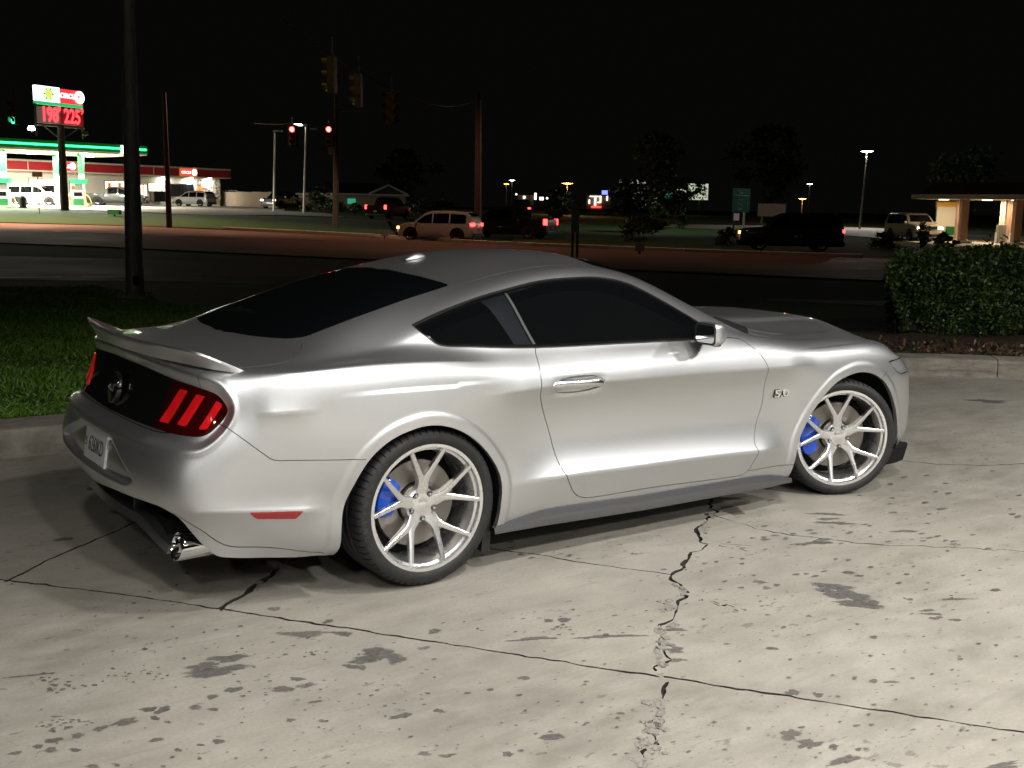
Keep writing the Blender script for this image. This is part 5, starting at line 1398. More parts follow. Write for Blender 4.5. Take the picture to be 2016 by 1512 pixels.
SW = Wall(-90, 103, 441, 130)
shop = thing('filling_station_shop', 'white convenience shop with a long red fascia and lit windows across the road', 'shop')
zb = 1.25; zt = 5.56
MB().add(*SW.slab(0, SW.L-.6, zb-.2, 4.45, -14, 0)).build('wall', M['white_wall'], shop)
MB().add(*SW.slab(-.3, SW.L, 4.45, 4.56, -14.2, 1.3)).build('fascia_trim', M['white_wall'], shop)
MB().add(*SW.slab(-.3, SW.L, 4.56, 5.38, -14.2, 1.25)).build('fascia', M['red_band'], shop)
MB().add(*SW.slab(-.3, SW.L, 5.38, 5.56, -14.2, 1.32)).build('parapet', M['white_wall'], shop)
for px in (41, 288, 352):
    u_, _ = SW.hit(px, 340); MB().add(*SW.slab(u_-.05, u_+.05, 4.57, 5.37, 1.25, 1.275)).build('fascia_joint', M['white_wall'], shop)
F_ = Wall(-90, 103, 441, 130); F_.a = SW.a + SW.n*1.28; 
for (x0, y0, x1, y1) in ((104, 317, 153, 338), (353, 331, 388, 348)):
    b = F_.rect('shop_sign', x0, y0, x1, y1, M['white_wall'] if x0 < 200 else M['orange'], shop, 0, .05); F_.rect('sign_face', x0+3, y0+3, x1-3, y1-2 if x0 < 200 else y1-4, M['sign_red'], b, .05, .10)
    cx = (x0+x1)/2; F_.text('sign_text', 'CIRCLE', cx-(7 if x0 < 200 else 5), (y0+y1)/2, .50 if x0 < 200 else .42, M['sign_white'], b, .12)
    u_, z_ = F_.hit(cx+(13 if x0 < 200 else 11), (y0+y1)/2); p = F_.a + F_.u*u_ + F_.n*.13; p.z = z_
    me = MB().lathe([(0, 0), (.36, 0)], 24, 'z').mesh(); me.transform(frame(p, F_.u, (0, 0, 1))); link('sign_disc', me, b, M['sign_white'])
    place_text('sign_text', 'K', .5, frame(p+F_.n*.03, F_.u, (0, 0, 1)), b, M['sign_red'], depth=.01)
for (x0, y0, x1, y1, m, nm) in ((56, 351, 112, 366, 'lit_window', 'shop_window'), (136, 355, 151, 391, 'lit_window', 'shop_door'), (205, 356, 245, 372, 'lit_window', 'shop_window'), (274, 363, 290, 397, 'lit_window', 'shop_door'), (291, 360, 318, 377, 'lit_window', 'shop_window'), (333, 362, 381, 386, 'dark_window', 'shop_window')):
    w_ = SW.rect(nm, x0, y0, x1, y1, M['trim'], shop, 0, .06); SW.rect('pane', x0+1, y0+1, (x0+x1)/2-.4, y1-1, M[m], w_, .05, .08); SW.rect('pane', (x0+x1)/2+.4, y0+1, x1-1, y1-1, M[m], w_, .05, .08)
SW.rect('stone_panel', 386, 354, 433, 392, M['stone_face'], shop, 0, .12)
for q, (x0, y0, x1, y1) in enumerate(((139, 366, 148, 380), (211, 360, 217, 371), (231, 360, 237, 371), (388, 367, 398, 381))): SW.rect('poster', x0, y0, x1, y1, M['orange'], shop, .10 if x0 < 300 else .13, .15)
for k, (x0, x1) in enumerate(((292, 304), (305, 318))):
    b = SW.rect('ice_box', x0, 377, x1, 397, M['black_plastic'], None, .15, .95); tag(b, 'dark ice box by the lit shop door, %s' % ('next to the door' if k == 0 else 'farther from the door'), 'ice box', 'ice boxes by the shop door')
SW.rect('low_wall_band', 57, 366, 112, 378, M['trim'], shop, .0, .05)
b = thing('roof_unit', 'grey air conditioning unit on the flat shop roof', 'roof unit'); q = SW.a + SW.u*SW.hit(296, 318)[0] - SW.n*4; MB().box((q.x, q.y, 6.15), (3.2, 2, 1.2), YAW).build('casing', M['galv'], b); MB().lathe([(0, 0), (.7, 0), (.7, .12)], 20, 'z', (q.x, q.y, 6.75)).build('fan_cover', M['galv'], b)
for px in (322, 371, 407): 
    u_, _ = SW.hit(px, 352); p = SW.a + SW.u*u_ + SW.n*.5; area_lamp('shop_wall_lamp', (p.x, p.y, 4.40), .3, .3, 130, (1, .93, .82)); 
    tag(MB().box((p.x, p.y, 4.43), (.35, .35, .05), YAW).build('wall_lamp', M['lamp_bulb'], None), 'round soffit lamp under the red fascia, %s' % {322: 'left of the dark shop windows', 371: 'above the dark shop windows', 407: 'above the stone panel'}[px], 'lamp', 'soffit lamps of the shop')
wl = Wall(436, 131, 545, 122); wall_t = thing('block_wall', 'tan block wall running right from the shop corner', 'wall')
for k in range(7):
    u0 = wl.L*k/7; MB().add(*wl.slab(u0, u0+wl.L/7-.03, 1.0, 2.95 - (.03 if k % 2 else 0), -.2, 0)).build('wall_panel', M['tan_wall'], wall_t)

# canopy over the pumps
CW = Wall(-330, 82, 293, 101); can = thing('fuel_canopy', 'wide fuel canopy with a glowing green light line along its edge', 'canopy')
zc = 1.58 + (398-308)/2150*101; zc2 = 1.58 + (398-290)/2150*101
MB().add(*CW.slab(0, CW.L, zc, zc2, -9, 0)).build('roof_slab', M['white_wall'], can)
MB().add(*CW.slab(-.02, CW.L+.02, zc+.16, zc2+.02, 0, .08)).build('fascia', M['green_paint'], can)
MB().add(*CW.slab(0, CW.L-.1, zc+.42, zc+.58, .08, .16)).build('light_line', M['green_neon'], can)
u_, _ = CW.hit(247, 292); MB().add(*CW.slab(u_-.5, u_+.5, zc+.05, zc2-.05, .09, .22)).build('canopy_badge', M['sign_white'], can)
for k, (px, n) in enumerate(((30, -2.2), (184, -2.2), (-150, -2.2), (30, -7), (184, -7))):
    u_, _ = CW.hit(px, 350); p = CW.a + CW.u*u_ + CW.n*n; g = terr(p.x, p.y)
    c_ = MB().box((p.x, p.y, (g+zc)/2), (.36, .36, zc-g), YAW).build('column', M['white_wall'], can); MB().box((p.x, p.y, zc-.9), (.42, .42, 1.75), YAW).build('column_sleeve', M['green_paint'], c_)
for k in range(9):
    for n in (-2.0, -6.5):
        p = CW.a + CW.u*(CW.L*(k+.6)/9.4) + CW.n*n
        area_lamp('canopy_lamp', (p.x, p.y, zc-.10), .5, .5, 1100, (1, .93, .80))
        MB().box((p.x, p.y, zc-.04), (.6, .6, .07), YAW).build('canopy_light', M['lamp_bulb'], can)
for q, (px, dep, lab) in enumerate(((8, 93, 'leftmost fuel pump with a green top, cut by the picture edge'), (157, 97, 'fuel pump with a green topper and a looping yellow hose beside the sign pole'))):
    o = on(px, dep); pm = thing('fuel_pump', lab, 'fuel pump', o, YAW, 'fuel pumps under the canopy')
    MB().box((0, 0, .75), (.55, 1.0, 1.5)).build('cabinet', M['white_wall'], pm, bevel=.03); MB().box((0, 0, 2.25), (.6, 1.25, .42), taper=1.08).build('topper', M['sign_green'], pm)
    MB().box((0, 0, 1.75), (.3, .6, .6)).build('neck', M['galv'], pm); MB().box((0, 0, .08), (1.1, 1.8, .16)).build('island', M['concrete_far'], pm)
    MB().box((-.29, 0, .45), (.04, .9, .6)).build('door_panel', M['green_paint'], pm); MB().box((-.29, 0, 1.15), (.04, .7, .35)).build('display', M['dark_window'], pm)
    for sg in (-1, 1): MB().tube([(-.2, sg*.5, 1.3), (-.3, sg*1.0, .9), (-.3, sg*1.2, .35), (-.25, sg*.8, .25), (-.2, sg*.52, .9)], .03, 6).build('hose', M['sign_yellow'], pm, True)
o = on(45, 92); bn = thing('rubbish_bin', 'dark bin between the pump and the white SUV', 'bin', o, YAW); MB().lathe([(0, 0), (.3, 0), (.32, .9), (.2, 1.05), (0, 1.05)], 14, 'z').build('drum', M['black_plastic'], bn, True); MB().box((0, 0, .6), (.3, .7, .3)).build('panel', M['galv'], bn)

# price sign
PS = Wall(71, 84, 162.5, 88, 200); sg_ = thing('price_sign', 'tall filling station price sign with white and red panels and red digits', 'price sign')
zz_ = lambda px, py: PS.hit(px, py)[1]
ztop, zmid, zlow, zbot = zz_(71, 167), zz_(71, 197), zz_(71, 205), zz_(71, 240); Lh = PS.L
MB().add(*PS.slab(0, Lh*.505, zmid, ztop, -.3, 0)).build('white_panel', M['sign_white'], sg_); MB().add(*PS.slab(Lh*.51, Lh, zmid, ztop-.06, -.3, 0)).build('red_panel', M['sign_red'], sg_)
MB().add(*PS.slab(0, Lh, zlow+.05, zmid-.02, -.3, .02)).build('green_strip', M['sign_green'], sg_)
MB().add(*PS.slab(.1, Lh*.49, zbot, zlow-.12, -.25, 0)).build('price_board', M['grey_panel'], sg_); MB().add(*PS.slab(Lh*.52, Lh, zbot, zlow-.12, -.25, 0)).build('price_board', M['led_halo'], sg_)
def sgn(px_u, z): p = PS.a + PS.u*px_u + PS.n*.06; p.z = z; return frame(p, PS.u, (0, 0, 1))
place_text('price_digits', '198', 1.42, sgn(Lh*.265, (zbot+zlow)/2-.05) @ Matrix.Diagonal((.78, 1.12, 1, 1)), sg_, M['led_red'], depth=.02, bold=.03)
place_text('price_digits', '225', 1.42, sgn(Lh*.745, (zbot+zlow)/2-.05) @ Matrix.Diagonal((.78, 1.12, 1, 1)), sg_, M['led_red'], depth=.02, bold=.03)
for f_ in (.47, .965): place_text('price_digits', '9', .62, sgn(Lh*f_, (zbot+zlow)/2+.45), sg_, M['led_red'], depth=.02, bold=.01)
place_text('sign_text', 'CIRCLE', .52, sgn(Lh*.685, (zmid+ztop)/2), sg_, M['sign_white'], depth=.02, bold=.012)
me = MB().lathe([(0, .05), (.5, .05)], 24, 'z').mesh(); me.transform(sgn(Lh*.915, (zmid+ztop)/2)); link('sign_disc', me, sg_, M['sign_white']); place_text('sign_text', 'K', .8, sgn(Lh*.915, (zmid+ztop)/2) @ Matrix.Translation((0, 0, .07)), sg_, M['sign_red'], depth=.01)
# flower emblem: two rings of petals
for k in range(12):
    a = k*math.pi/6; pet = [(math.cos(a+da)*r, math.sin(a+da)*r, .03) for da, r in ((0, .18), (.26, .42), (0, .58), (-.26, .42))]
    me = MB().add(pet, [(0, 1, 2, 3)]).mesh(); me.transform(sgn(Lh*.25, (zmid+ztop)/2)); link('petal', me, sg_, M['sign_yellow'] if k % 2 else M['sign_green'])
me = MB().lathe([(0, .05), (.32, .05)], 20, 'z').mesh(); me.transform(sgn(Lh*.25, (zmid+ztop)/2)); link('emblem_centre', me, sg_, M['sign_yellow'])
for u_ in (0, Lh): MB().add(*PS.slab(u_-.06, u_+.06, zbot-1.0, zlow+.1, -.2, -.08)).build('frame_post', M['galv'], sg_)
MB().add(*PS.slab(-.1, Lh+.1, zbot-.22, zbot-.08, -.25, .02)).build('frame_rail', M['galv'], sg_)
pc = PS.a + PS.u*(Lh*.52) - PS.n*.15; o = on(119, 86)
MB().tube([(pc.x, pc.y, o.z-.1), (pc.x, pc.y, zbot-.1)], [.34, .26], 14).build('column', M['wood_pole'], sg_, True)
for f_ in (.12, .88): p = PS.a + PS.u*(Lh*f_); MB().tube([(pc.x, pc.y, zbot-1.2), (p.x, p.y, zbot-.2)], .05, 6).build('brace', M['galv'], sg_)
for k, (px, py) in enumerate(((62, 252), (168, 262))):
    p = at(px, py, 85); fl = thing('floodlight', 'small floodlight below the price sign, %s' % ('lit, left of the column' if k == 0 else 'unlit, right of the column'), 'floodlight', p, YAW); MB().box((0, 0, 0), (.35, .45, .3), taper=.7).build('casing', M['lamp_bulb'] if k == 0 else M['galv'], fl); MB().tube([(0, 0, 0), ((pc.x-p.x)*.0, 0, -.3)], .04, 6).build('bracket', M['galv'], fl)
# person at the shop door
def person(loc, rz, label, shirt, trousers):
    pr = thing('person', label, 'person', loc, rz)
    bm = bmesh.new(); sk = bm.verts.layers.skin.verify()
    J = {'pel': ((0, 0, .95), .13), 'ch': ((0, 0, 1.25), .15), 'sh': ((0, 0, 1.42), .12), 'nk': ((.01, 0, 1.52), .055), 'hd': ((.02, 0, 1.62), .085), 'tp': ((.02, 0, 1.72), .085),
         'la': ((0, .20, 1.40), .055), 'le': ((.02, .26, 1.12), .042), 'lh': ((.10, .27, .90), .035), 'ra': ((0, -.20, 1.40), .055), 're': ((-.03, -.26, 1.12), .042), 'rh': ((.02, -.27, .88), .035),
         'll': ((.06, .10, .52), .065), 'lf': ((.02, .11, .09), .045), 'lt': ((.16, .12, .04), .04), 'rl': ((.0, -.10, .52), .065), 'rf': ((-.12, -.11, .10), .045), 'rt': ((.02, -.12, .04), .04)}
    V_ = {k: bm.verts.new(p) for k, (p, r) in J.items()}
    for k, (p, r) in J.items(): V_[k][sk].radius = (r, r); V_[k][sk].use_root = k == 'pel'
    for a, b in (('pel', 'ch'), ('ch', 'sh'), ('sh', 'nk'), ('nk', 'hd'), ('hd', 'tp'), ('sh', 'la'), ('la', 'le'), ('le', 'lh'), ('sh', 'ra'), ('ra', 're'), ('re', 'rh'), ('pel', 'll'), ('ll', 'lf'), ('lf', 'lt'), ('pel', 'rl'), ('rl', 'rf'), ('rf', 'rt')): bm.edges.new((V_[a], V_[b]))
    me = bpy.data.meshes.new('person_body'); bm.to_mesh(me); bm.free()
    o = link('body', me, pr); o.modifiers.new('s', 'SKIN'); o.modifiers.new('d', 'SUBSURF').render_levels = 1
    m = mat('person_clothes', shirt, .8); t = NT(m); g = t.n('ShaderNodeTexCoord'); s_ = t.n('ShaderNodeSeparateXYZ'); t.l(g.outputs['Object'], s_.inputs[0])
    t.col(t.ramp(t.math('MULTIPLY', s_.outputs[2], .5), [(0, trousers), (.485, trousers), (.49, shirt), (.745, shirt), (.75, (.42, .26, .18)), (.84, (.42, .26, .18)), (.85, (.04, .03, .02))])); me.materials.append(m)
person(on(128, 110), YAW, 'person in a white top and dark trousers by the shop door beside the sign pole', (.7, .7, .7), (.03, .03, .04))
# ---------------------------------------------------------------- poles, signals, signs, trees, buildings
def pole_thing(name, label, cat, px0, py0, px1, depth, r0, r1, m, group=None):
    """leaning pole: base at pixel column px1 on the land, top at (px0, py0)"""
    b = on(px1, depth); t = at(px0, py0, depth); o = thing(name, label, cat, b, 0, group)
    MB().tube([(0, 0, -.1), tuple((t-b)*.5), tuple(t-b)], [r0, (r0+r1)/2, r1], 10).build('shaft', m, o, True)
    return o, b, t
pole_thing('utility_pole', 'slender dark timber pole just right of the steel pole, in front of the shop', 'pole', 323, 182, 332, 62, .17, .11, M['wood_pole'])
o, b, t = pole_thing('utility_pole', 'timber pole carrying the right hand red traffic light', 'pole', 663, 150, 660, 72, .21, .15, M['wood_pole'])
MB().tube([tuple(t-b+Vector((0, 0, -2.2))), tuple(t-b+Vector((0, 0, -2.2))+RH*2.2)], .05, 6).build('cross_arm', M['galv'], o); p = at(654, 283, 72)-b; MB().box(tuple(p), (.45, .45, 1.4), YAW).build('control_box', M['galv'], o)
o, b, t = pole_thing('utility_pole', 'tall timber pole with a conduit behind the black pickup', 'pole', 941, 182, 940, 63, .19, .13, M['wood_pole'])
MB().tube([(RH.x*.2-FHn.x*.1, RH.y*.2-FHn.y*.1, 0), tuple((t-b)*.95+RH*.17-FHn*.1)], .05, 6).build('conduit', M['galv'], o)
for k, (px, py, pb_, lab) in enumerate(((541, 262, 539, 'slim white lamp post left of the red traffic lights'), (602, 250, 598, 'slim white lamp post with a lit head between the red traffic lights'))):
    o, b, t = pole_thing('lamp_post', lab, 'lamp post', px, py, pb_, 104, .12, .07, M['white_wall'])
    q = t-b; MB().tube([tuple(q), tuple(q+Vector((0, 0, .2))-RH*.2*(1-2*k)), tuple(q+Vector((0, 0, .22))-RH*.9*(1 if k else -.4))], .06, 6).build('arm', M['galv'], o); e = q+Vector((0, 0, .2))-RH*.7*(1 if k else -.5); MB().box(tuple(e), (.7, .35, .14), YAW+1.5).build('lamp_head', M['lamp_bulb'] if k else M['galv'], o)
    if k: MB().box(tuple(q+RH*.8+Vector((0, 0, -.2))), (.6, .35, .14), YAW+1.5).build('lamp_head', M['galv'], o)
M['signal_yellow'] = mat('signal_yellow', (.24, .135, .02), .5)
M['sig_red'] = mat('signal_red', (.5, .02, .02), .3, emit=(1, .035, .03), es=26)
M['sig_green'] = mat('signal_green', (.02, .5, .3), .3, emit=(.05, 1, .6), es=6)
M['sig_off'] = mat('signal_off', (.02, .015, .012), .3)
def signal(px, py, depth, hgt, face, lit, label, back=None, two=False):
    """hanging three lens signal; face = direction the lenses look (world yaw); py is the head's centre"""
    c = at(px, py, depth); o = thing('traffic_light', label, 'traffic light', c, face, 'traffic lights hung over the junction'); s = hgt/1.06
    for side in ((0, math.pi/2) if two else (0,)):
        Rm = Matrix.Rotation(side, 4, 'Z')
        def put(mb, nm, m, par=o, **k):
            me = mb.mesh(); me.transform(Rm @ Matrix.Scale(s, 4)); bm = bmesh.new(); bm.from_mesh(me); bmesh.ops.recalc_face_normals(bm, faces=bm.faces); bm.to_mesh(me); bm.free(); return link(nm, me, par, m)
        for k in range(3):
            z = .355*(1-k); sec = put(MB().box((.02, 0, z), (.22, .34, .345)), 'section', M['signal_yellow'])
            on_ = (lit == 'red' and k == 0) or (lit == 'green' and k == 2)
            lens = MB().add([(.135, .150*math.cos(a), z+.150*math.sin(a)) for a in np.linspace(0, 6.283, 17)[:-1]], [tuple(range(16))]); put(lens, 'lens', M['sig_'+lit] if on_ else M['sig_off'], sec)
            vs = []; fs = []
            for q, a in enumerate(np.linspace(-.6, math.pi+.6, 13)): vs += [(.13, .145*math.cos(a), z+.145*math.sin(a)), (.33 - .10*(1-math.sin(max(a*0+a, 0)))*.5, .145*math.cos(a), z+.145*math.sin(a))]
            for q in range(12): fs.append((2*q, 2*q+1, 2*q+3, 2*q+2))
            put(MB().add(vs, fs), 'visor', M['signal_yellow'] if not back else M['black_plastic'], sec)
        if back: put(MB().box((-.10, 0, 0), (.02, .62, 1.30)), 'backplate', M['black_plastic'])
    MB().tube([(0, 0, hgt*.5), (0, 0, hgt*.5+.55)], .03, 6).build('hanger', M['galv'], o)
    return o
LEFT = math.atan2(-RH.y, -RH.x); TO_CAM = math.atan2(-FHn.y, -FHn.x)
signal(655, 148, 32, 1.05, LEFT-.12, 'green', 'highest yellow traffic light, directly above the timber pole')
signal(707, 178, 36, 1.05, LEFT-.10, 'green', 'middle one of the three yellow traffic lights seen from the side')
signal(770, 214, 37, 1.05, LEFT+.9, None, 'lowest of the three yellow traffic lights, unlit and turned away', two=True)
signal(576, 267, 66, 1.08, TO_CAM, 'red', 'red traffic light left of the lit white lamp post', True)
signal(648, 267, 66, 1.08, TO_CAM, 'red', 'red traffic light beside the timber pole', True)
signal(30, 222, 50, 1.05, TO_CAM-.6, 'green', 'green traffic light left of the price sign')
M['cable'] = mat('cable', (.012, .012, .012), .6)
def cable(label, pts):
    q = []
    for (a, b) in zip(pts[:-1], pts[1:]):
        for k in range(6): t = k/6; p = a*(1-t)+b*t; p.z -= .5*math.sin(math.pi*t)*min(1, (b-a).length/20); q.append(tuple(p))
    q.append(tuple(pts[-1])); tag(MB().tube(q, .016, 5).build('span_wire', M['cable']), label, 'cable')
cable('dark span wire holding the three yellow traffic lights', [at(560, 40, 28), at(655, 108, 32), at(707, 139, 36), at(770, 175, 37), at(941, 196, 63)])
cable('dark span wire holding the two red traffic lights', [at(500, 243, 66), at(576, 243, 66), at(648, 242, 66), at(663, 236, 72)])

# lamps on the right: tall lit post, sodium lamps, small far lamps
def lamp_post(px, py, pb_, depth, label, col, power, head=.45, m=None, r=.10):
    o, b, t = pole_thing('street_lamp', label, 'street lamp', px, py, pb_, depth, r, r*.6, M['galv'])
    q = t-b; mm = m or M['lamp_bulb']
    mb = MB(); mb.lathe([(0, .16), (.10, .16), (head*.7, .05), (head, 0)], 14, 'z', tuple(q)).build('lamp_head', M['galv'], o, True); MB().lathe([(0, -.10), (head*.6, -.05), (head*.9, -.005), (0, -.0)], 14, 'z', tuple(q)).build('bulb', mm, o)
    if power:
        l = bpy.data.lights.new('lamp_glow', 'POINT'); l.energy = power; l.color = col; l.shadow_soft_size = .2; lo = bpy.data.objects.new('lamp_glow', l); COL.objects.link(lo); lo.location = t + Vector((0, 0, -.35))
    return o
M['sodium'] = mat('sodium_bulb', (.9, .5, .1), .3, emit=(1, .38, .04), es=16)
lamp_post(1707, 298, 1695, 104, 'tall lamp post with a bright white head beside the parking entrance', (1, .95, .85), 2600, .6)
lamp_post(1580, 391, 1578, 128, 'low sodium lamp glowing orange behind the black SUV', (1, .45, .1), 420, .5, M['sodium'])
lamp_post(1594, 362, 1592, 190, 'small distant white lamp above the low sodium lamp', (1, 1, 1), 0, .55)
lamp_post(1117, 361, 1115, 150, 'sodium lamp glowing orange above the wooden sign posts', (1, .52, .16), 1500, .85, M['sodium'])
lamp_post(997, 362, 996, 170, 'small orange lamp right of the timber pole with a conduit', (1, .5, .15), 0, .5, M['sodium'])
lamp_post(1008, 355, 1007, 190, 'small white lamp next to the small orange lamp', (1, 1, 1), 0, .55, None, .06)
# unseen warm lamps: left ones light the road, right ones added to brighten traffic
for (px, dep, pw, hh, cn) in ((-330, 66, 20000, 10, 135), (40, 70, 12000, 10, 130), (420, 66, 2600, 10, 125), (900, 56, 900, 11, 140), (1500, 52, 260, 11, 140)):
    p = on(px, dep); down_lamp('unseen_road_lamp', p + Vector((0, 0, hh)), pw, (1, .50, .27), cn)
p = at(690, 150, 33); down_lamp('junction_fill', p + Vector((0, 0, 6)) - FHn*2.5 - RH*3, 90, (1, .74, .45), 125)  # unseen lamp added high over the junction to light the signal heads

p = on(1290, 90); down_lamp('lawn_fill', p + Vector((0, 0, 9)), 900, (1, .95, .80), 130)  # fill without a post, added to brighten the lawn and shrubs
# far lit signs and frontages
def sign_box(name, label, cat, px0, py0, px1, py1, depth, m, legs=False, text=None, tm=None, tsize=1):
    w = Wall(px0, depth, px1, depth); o = thing(name, label, cat); r_ = w.rect('panel', px0, py0, px1, py1, m, o, 0, .25)
    if text: w.text('sign_text', text, (px0+px1)/2, (py0+py1)/2, tsize, tm, o, .3)
    if legs:
        for f_ in (.15, .85):
            px = px0+(px1-px0)*f_; p = on(px, depth); q = at(px, py1, depth); MB().tube([(p.x, p.y, p.z-.1), (q.x, q.y, q.z)], .12, 8).build('leg', M['galv'], o)
    return o, w
M['blue_sign'] = mat('blue_sign', (.1, .12, .8), .4, emit=(.12, .16, 1), es=3)
M['white_tube'] = mat('white_tube', (.8, .8, .8), .4, emit=(1, .86, .66), es=3)
M['red_tube'] = mat('red_tube', (.8, .05, .05), .4, emit=(1, .04, .03), es=4)
M['pale_lit'] = mat('pale_lit_panel', (.6, .6, .5), .5, emit=(.75, .85, .62), es=.6)
M['teal_lit'] = mat('teal_lit_panel', (.1, .5, .35), .5, emit=(.05, .55, .32), es=.5)
M['dim_brown'] = mat('dim_wall', (.20, .15, .11), .8)
sign_box('illuminated_sign', 'small blue illuminated sign above the distant lit frontage', 'sign', 1185, 375, 1196, 383, 240, M['blue_sign'], True)
o, w = sign_box('far_frontage', 'distant shop frontage outlined in white and red tube lights', 'shop', 1155, 384, 1202, 412, 235, M['dim_brown'])
for (a, b, c, d, m) in ((1161, 386, 1183, 387.6, 'white_tube'), (1170, 387, 1173, 405, 'white_tube'), (1181, 386, 1183, 399, 'white_tube'), (1176, 397.6, 1182, 399.4, 'white_tube'), (1159, 393, 1161, 401, 'white_tube'), (1194, 386, 1196, 395, 'white_tube'), (1164, 406, 1183, 409, 'red_tube')): w.rect('light_tube', a, b, c, d, M[m], o, .3, .5)
o, w = sign_box('far_frontage', 'dim distant building with a few small bright windows left of the wooden sign posts', 'building', 1020, 384, 1050, 404, 200, M['dim_brown'])
for (a, b, c, d) in ((1030, 386, 1034, 391), (1052, 380, 1056, 393), (1062, 388, 1070, 394), (1075, 388, 1079, 392), (1015, 381, 1018, 384)): w.rect('lit_window', a, b, c, d, M['white_tube'], o, .3, .5)
o, w = sign_box('billboard', 'long pale and green lit panel half hidden behind dark trees', 'billboard', 1283, 361, 1393, 393, 205, M['pale_lit'], True)
w.rect('green_panel', 1283, 368, 1326, 393, M['teal_lit'], o, .26, .4)
sign_box('billboard', 'unlit grey rectangular board right of the green road sign', 'billboard', 1492, 401, 1545, 426, 125, M['dim_brown'], True)
# green road sign on its posts
M['road_green'] = mat('road_sign_green', (.003, .07, .036), .6, spec=.03, emit=(.0, .12, .06), es=.05)  # weak emission added to lift the green of the unlit panel
M['sign_letter'] = mat('sign_letter', (.55, .60, .55), .4)
GW = Wall(1443, 92, 1474, 94.5); gs = thing('road_sign', 'tall green destination sign with white lettering and arrows on two posts', 'road sign')
GW.rect('panel', 1443, 371, 1474, 418, M['road_green'], gs, 0, .06)
gl = lambda py: [GW.hit(1443+q, py+q*.23) for q in (0, 31)]
for k, (py, tx) in enumerate(((379.5, 'Houma'), (392, 'Larose'), (401.5, 'Lake St'), (411, 'Galliano'))): GW.text('sign_text', tx, 1456, py, .30, M['sign_letter'], gs, .08)
GW.rect('rule', 1444.5, 384.3, 1472.5, 385.2, M['sign_letter'], gs, .06, .08)
for px in (1447, 1467):
    u_, z_ = GW.hit(px, 415); p = GW.a + GW.u*u_ - GW.n*.08; MB().box((p.x, p.y, (terr(p.x, p.y)+z_)/2), (.16, .16, z_-terr(p.x, p.y)+.2), YAW).build('post', M['wood_pole'] if px < 1450 else M['white_wall'], gs)
for q, py in enumerate((402, 409.5)): GW.text('arrow', '>', 1470, py, .42, M['sign_letter'], gs, .09)
GW.rect('route_shield', 1445, 420, 1454, 434, M['grey_panel'], gs, .0, .05)
# wooden posts with a board close to the road
wp = thing('wooden_sign', 'grey wooden sign board on two posts seen from behind over the car roof', 'sign'); c = on(1133, 36)
for dx in (-.07, .09): p = c + RH*dx; MB().box((p.x, p.y, c.z+.9), (.08, .08, 1.9), YAW).build('post', M['wood_pole'], wp)
MB().box((c.x-FHn.x*.08, c.y-FHn.y*.08, c.z+1.48), (.04, .27, .95), YAW).build('board', M['galv'], wp)
# gabled house
hsw = Wall(655, 128, 802, 134); hs_ = thing('house', 'low cream house with a dark blue roof and a small white gable beyond the road', 'house'); zg = 1.0
M['blue_roof'] = mat('blue_roof', (.025, .028, .05), .6); M['cream'] = mat('cream_wall', (.46, .40, .27), .8)
MB().add(*hsw.slab(0, hsw.L*.98, zg, 2.85, -9, 0)).build('wall', M['cream'], hs_)
MB().add(*hsw.slab(-.3, hsw.L, 2.78, 2.98, -9.2, .5)).build('eave', M['white_wall'], hs_)
q = []; 
for u_, n, z in ((-.3, .5, 2.99), (hsw.L, .5, 2.99), (hsw.L, -9.2, 2.99), (-.3, -9.2, 2.99), (1.5, -4.3, 4.35), (hsw.L-1.5, -4.3, 4.35)): p = hsw.a + hsw.u*u_ + hsw.n*n; q.append((p.x, p.y, z))
MB().add(q, [(0, 1, 5, 4), (1, 2, 5), (2, 3, 4, 5), (3, 0, 4)]).build('roof', M['blue_roof'], hs_)
u0, u1 = hsw.hit(722, 385)[0], hsw.hit(797, 385)[0]; q = []
for n in (.55, -3): 
    for u_, z in ((u0, 2.99), (u1, 2.99), ((u0+u1)/2, 4.05)): p = hsw.a + hsw.u*u_ + hsw.n*n; q.append((p.x, p.y, z))
MB().add(q, [(0, 1, 2), (3, 5, 4), (0, 2, 5, 3), (1, 4, 5, 2)]).build('gable', M['blue_roof'], hs_)
for a, b in (((u0, 2.99), ((u0+u1)/2, 4.05)), (((u0+u1)/2, 4.05), (u1, 2.99))):
    pa = hsw.a + hsw.u*a[0] + hsw.n*.6; pb2 = hsw.a + hsw.u*b[0] + hsw.n*.6; MB().tube([(pa.x, pa.y, a[1]), (pb2.x, pb2.y, b[1])], .11, 6).build('barge_board', M['white_wall'], hs_)
hsw.rect('window', 684, 391, 700, 401, M['teal_lit'], hs_, .02, .06)

# drive-through bank on the right
DW = Wall(1800, 73, 2160, 66); bk = thing('drive_through_canopy', 'drive-through canopy with a dark hipped roof and brick pillars on the right', 'canopy')
pave('bank_driveway', [[(1560, 449), (1700, 453), (1850, 461), (2016, 466), (2300, 476)], [(1560, 458), (1700, 466), (1850, 484), (2016, 496), (2300, 512)]], M['concrete_far'], .03, 16, 6)
pave('bank_parking', [[(1270, 441), (1390, 443), (1460, 444), (1640, 446), (1800, 452)], [(1270, 446), (1390, 450), (1460, 453), (1640, 452), (1800, 459)]], M['concrete_far'], .028, 12, 3)
ze = 1.58 + (422-392)/2150*72; zf_ = ze+.30
MB().add(*DW.slab(0, DW.L, ze, zf_, -7, .6)).build('fascia', M['white_wall'], bk)
M['shingle'] = mat('shingle', (.09, .075, .062), .9); _t = NT(M['shingle']); _t.col(_t.ramp(_t.noise(_t.coord('Object', (1, 1, 7)), 3, 4), [(.35, (.06, .052, .044)), (.7, (.13, .11, .09))]))
q = []
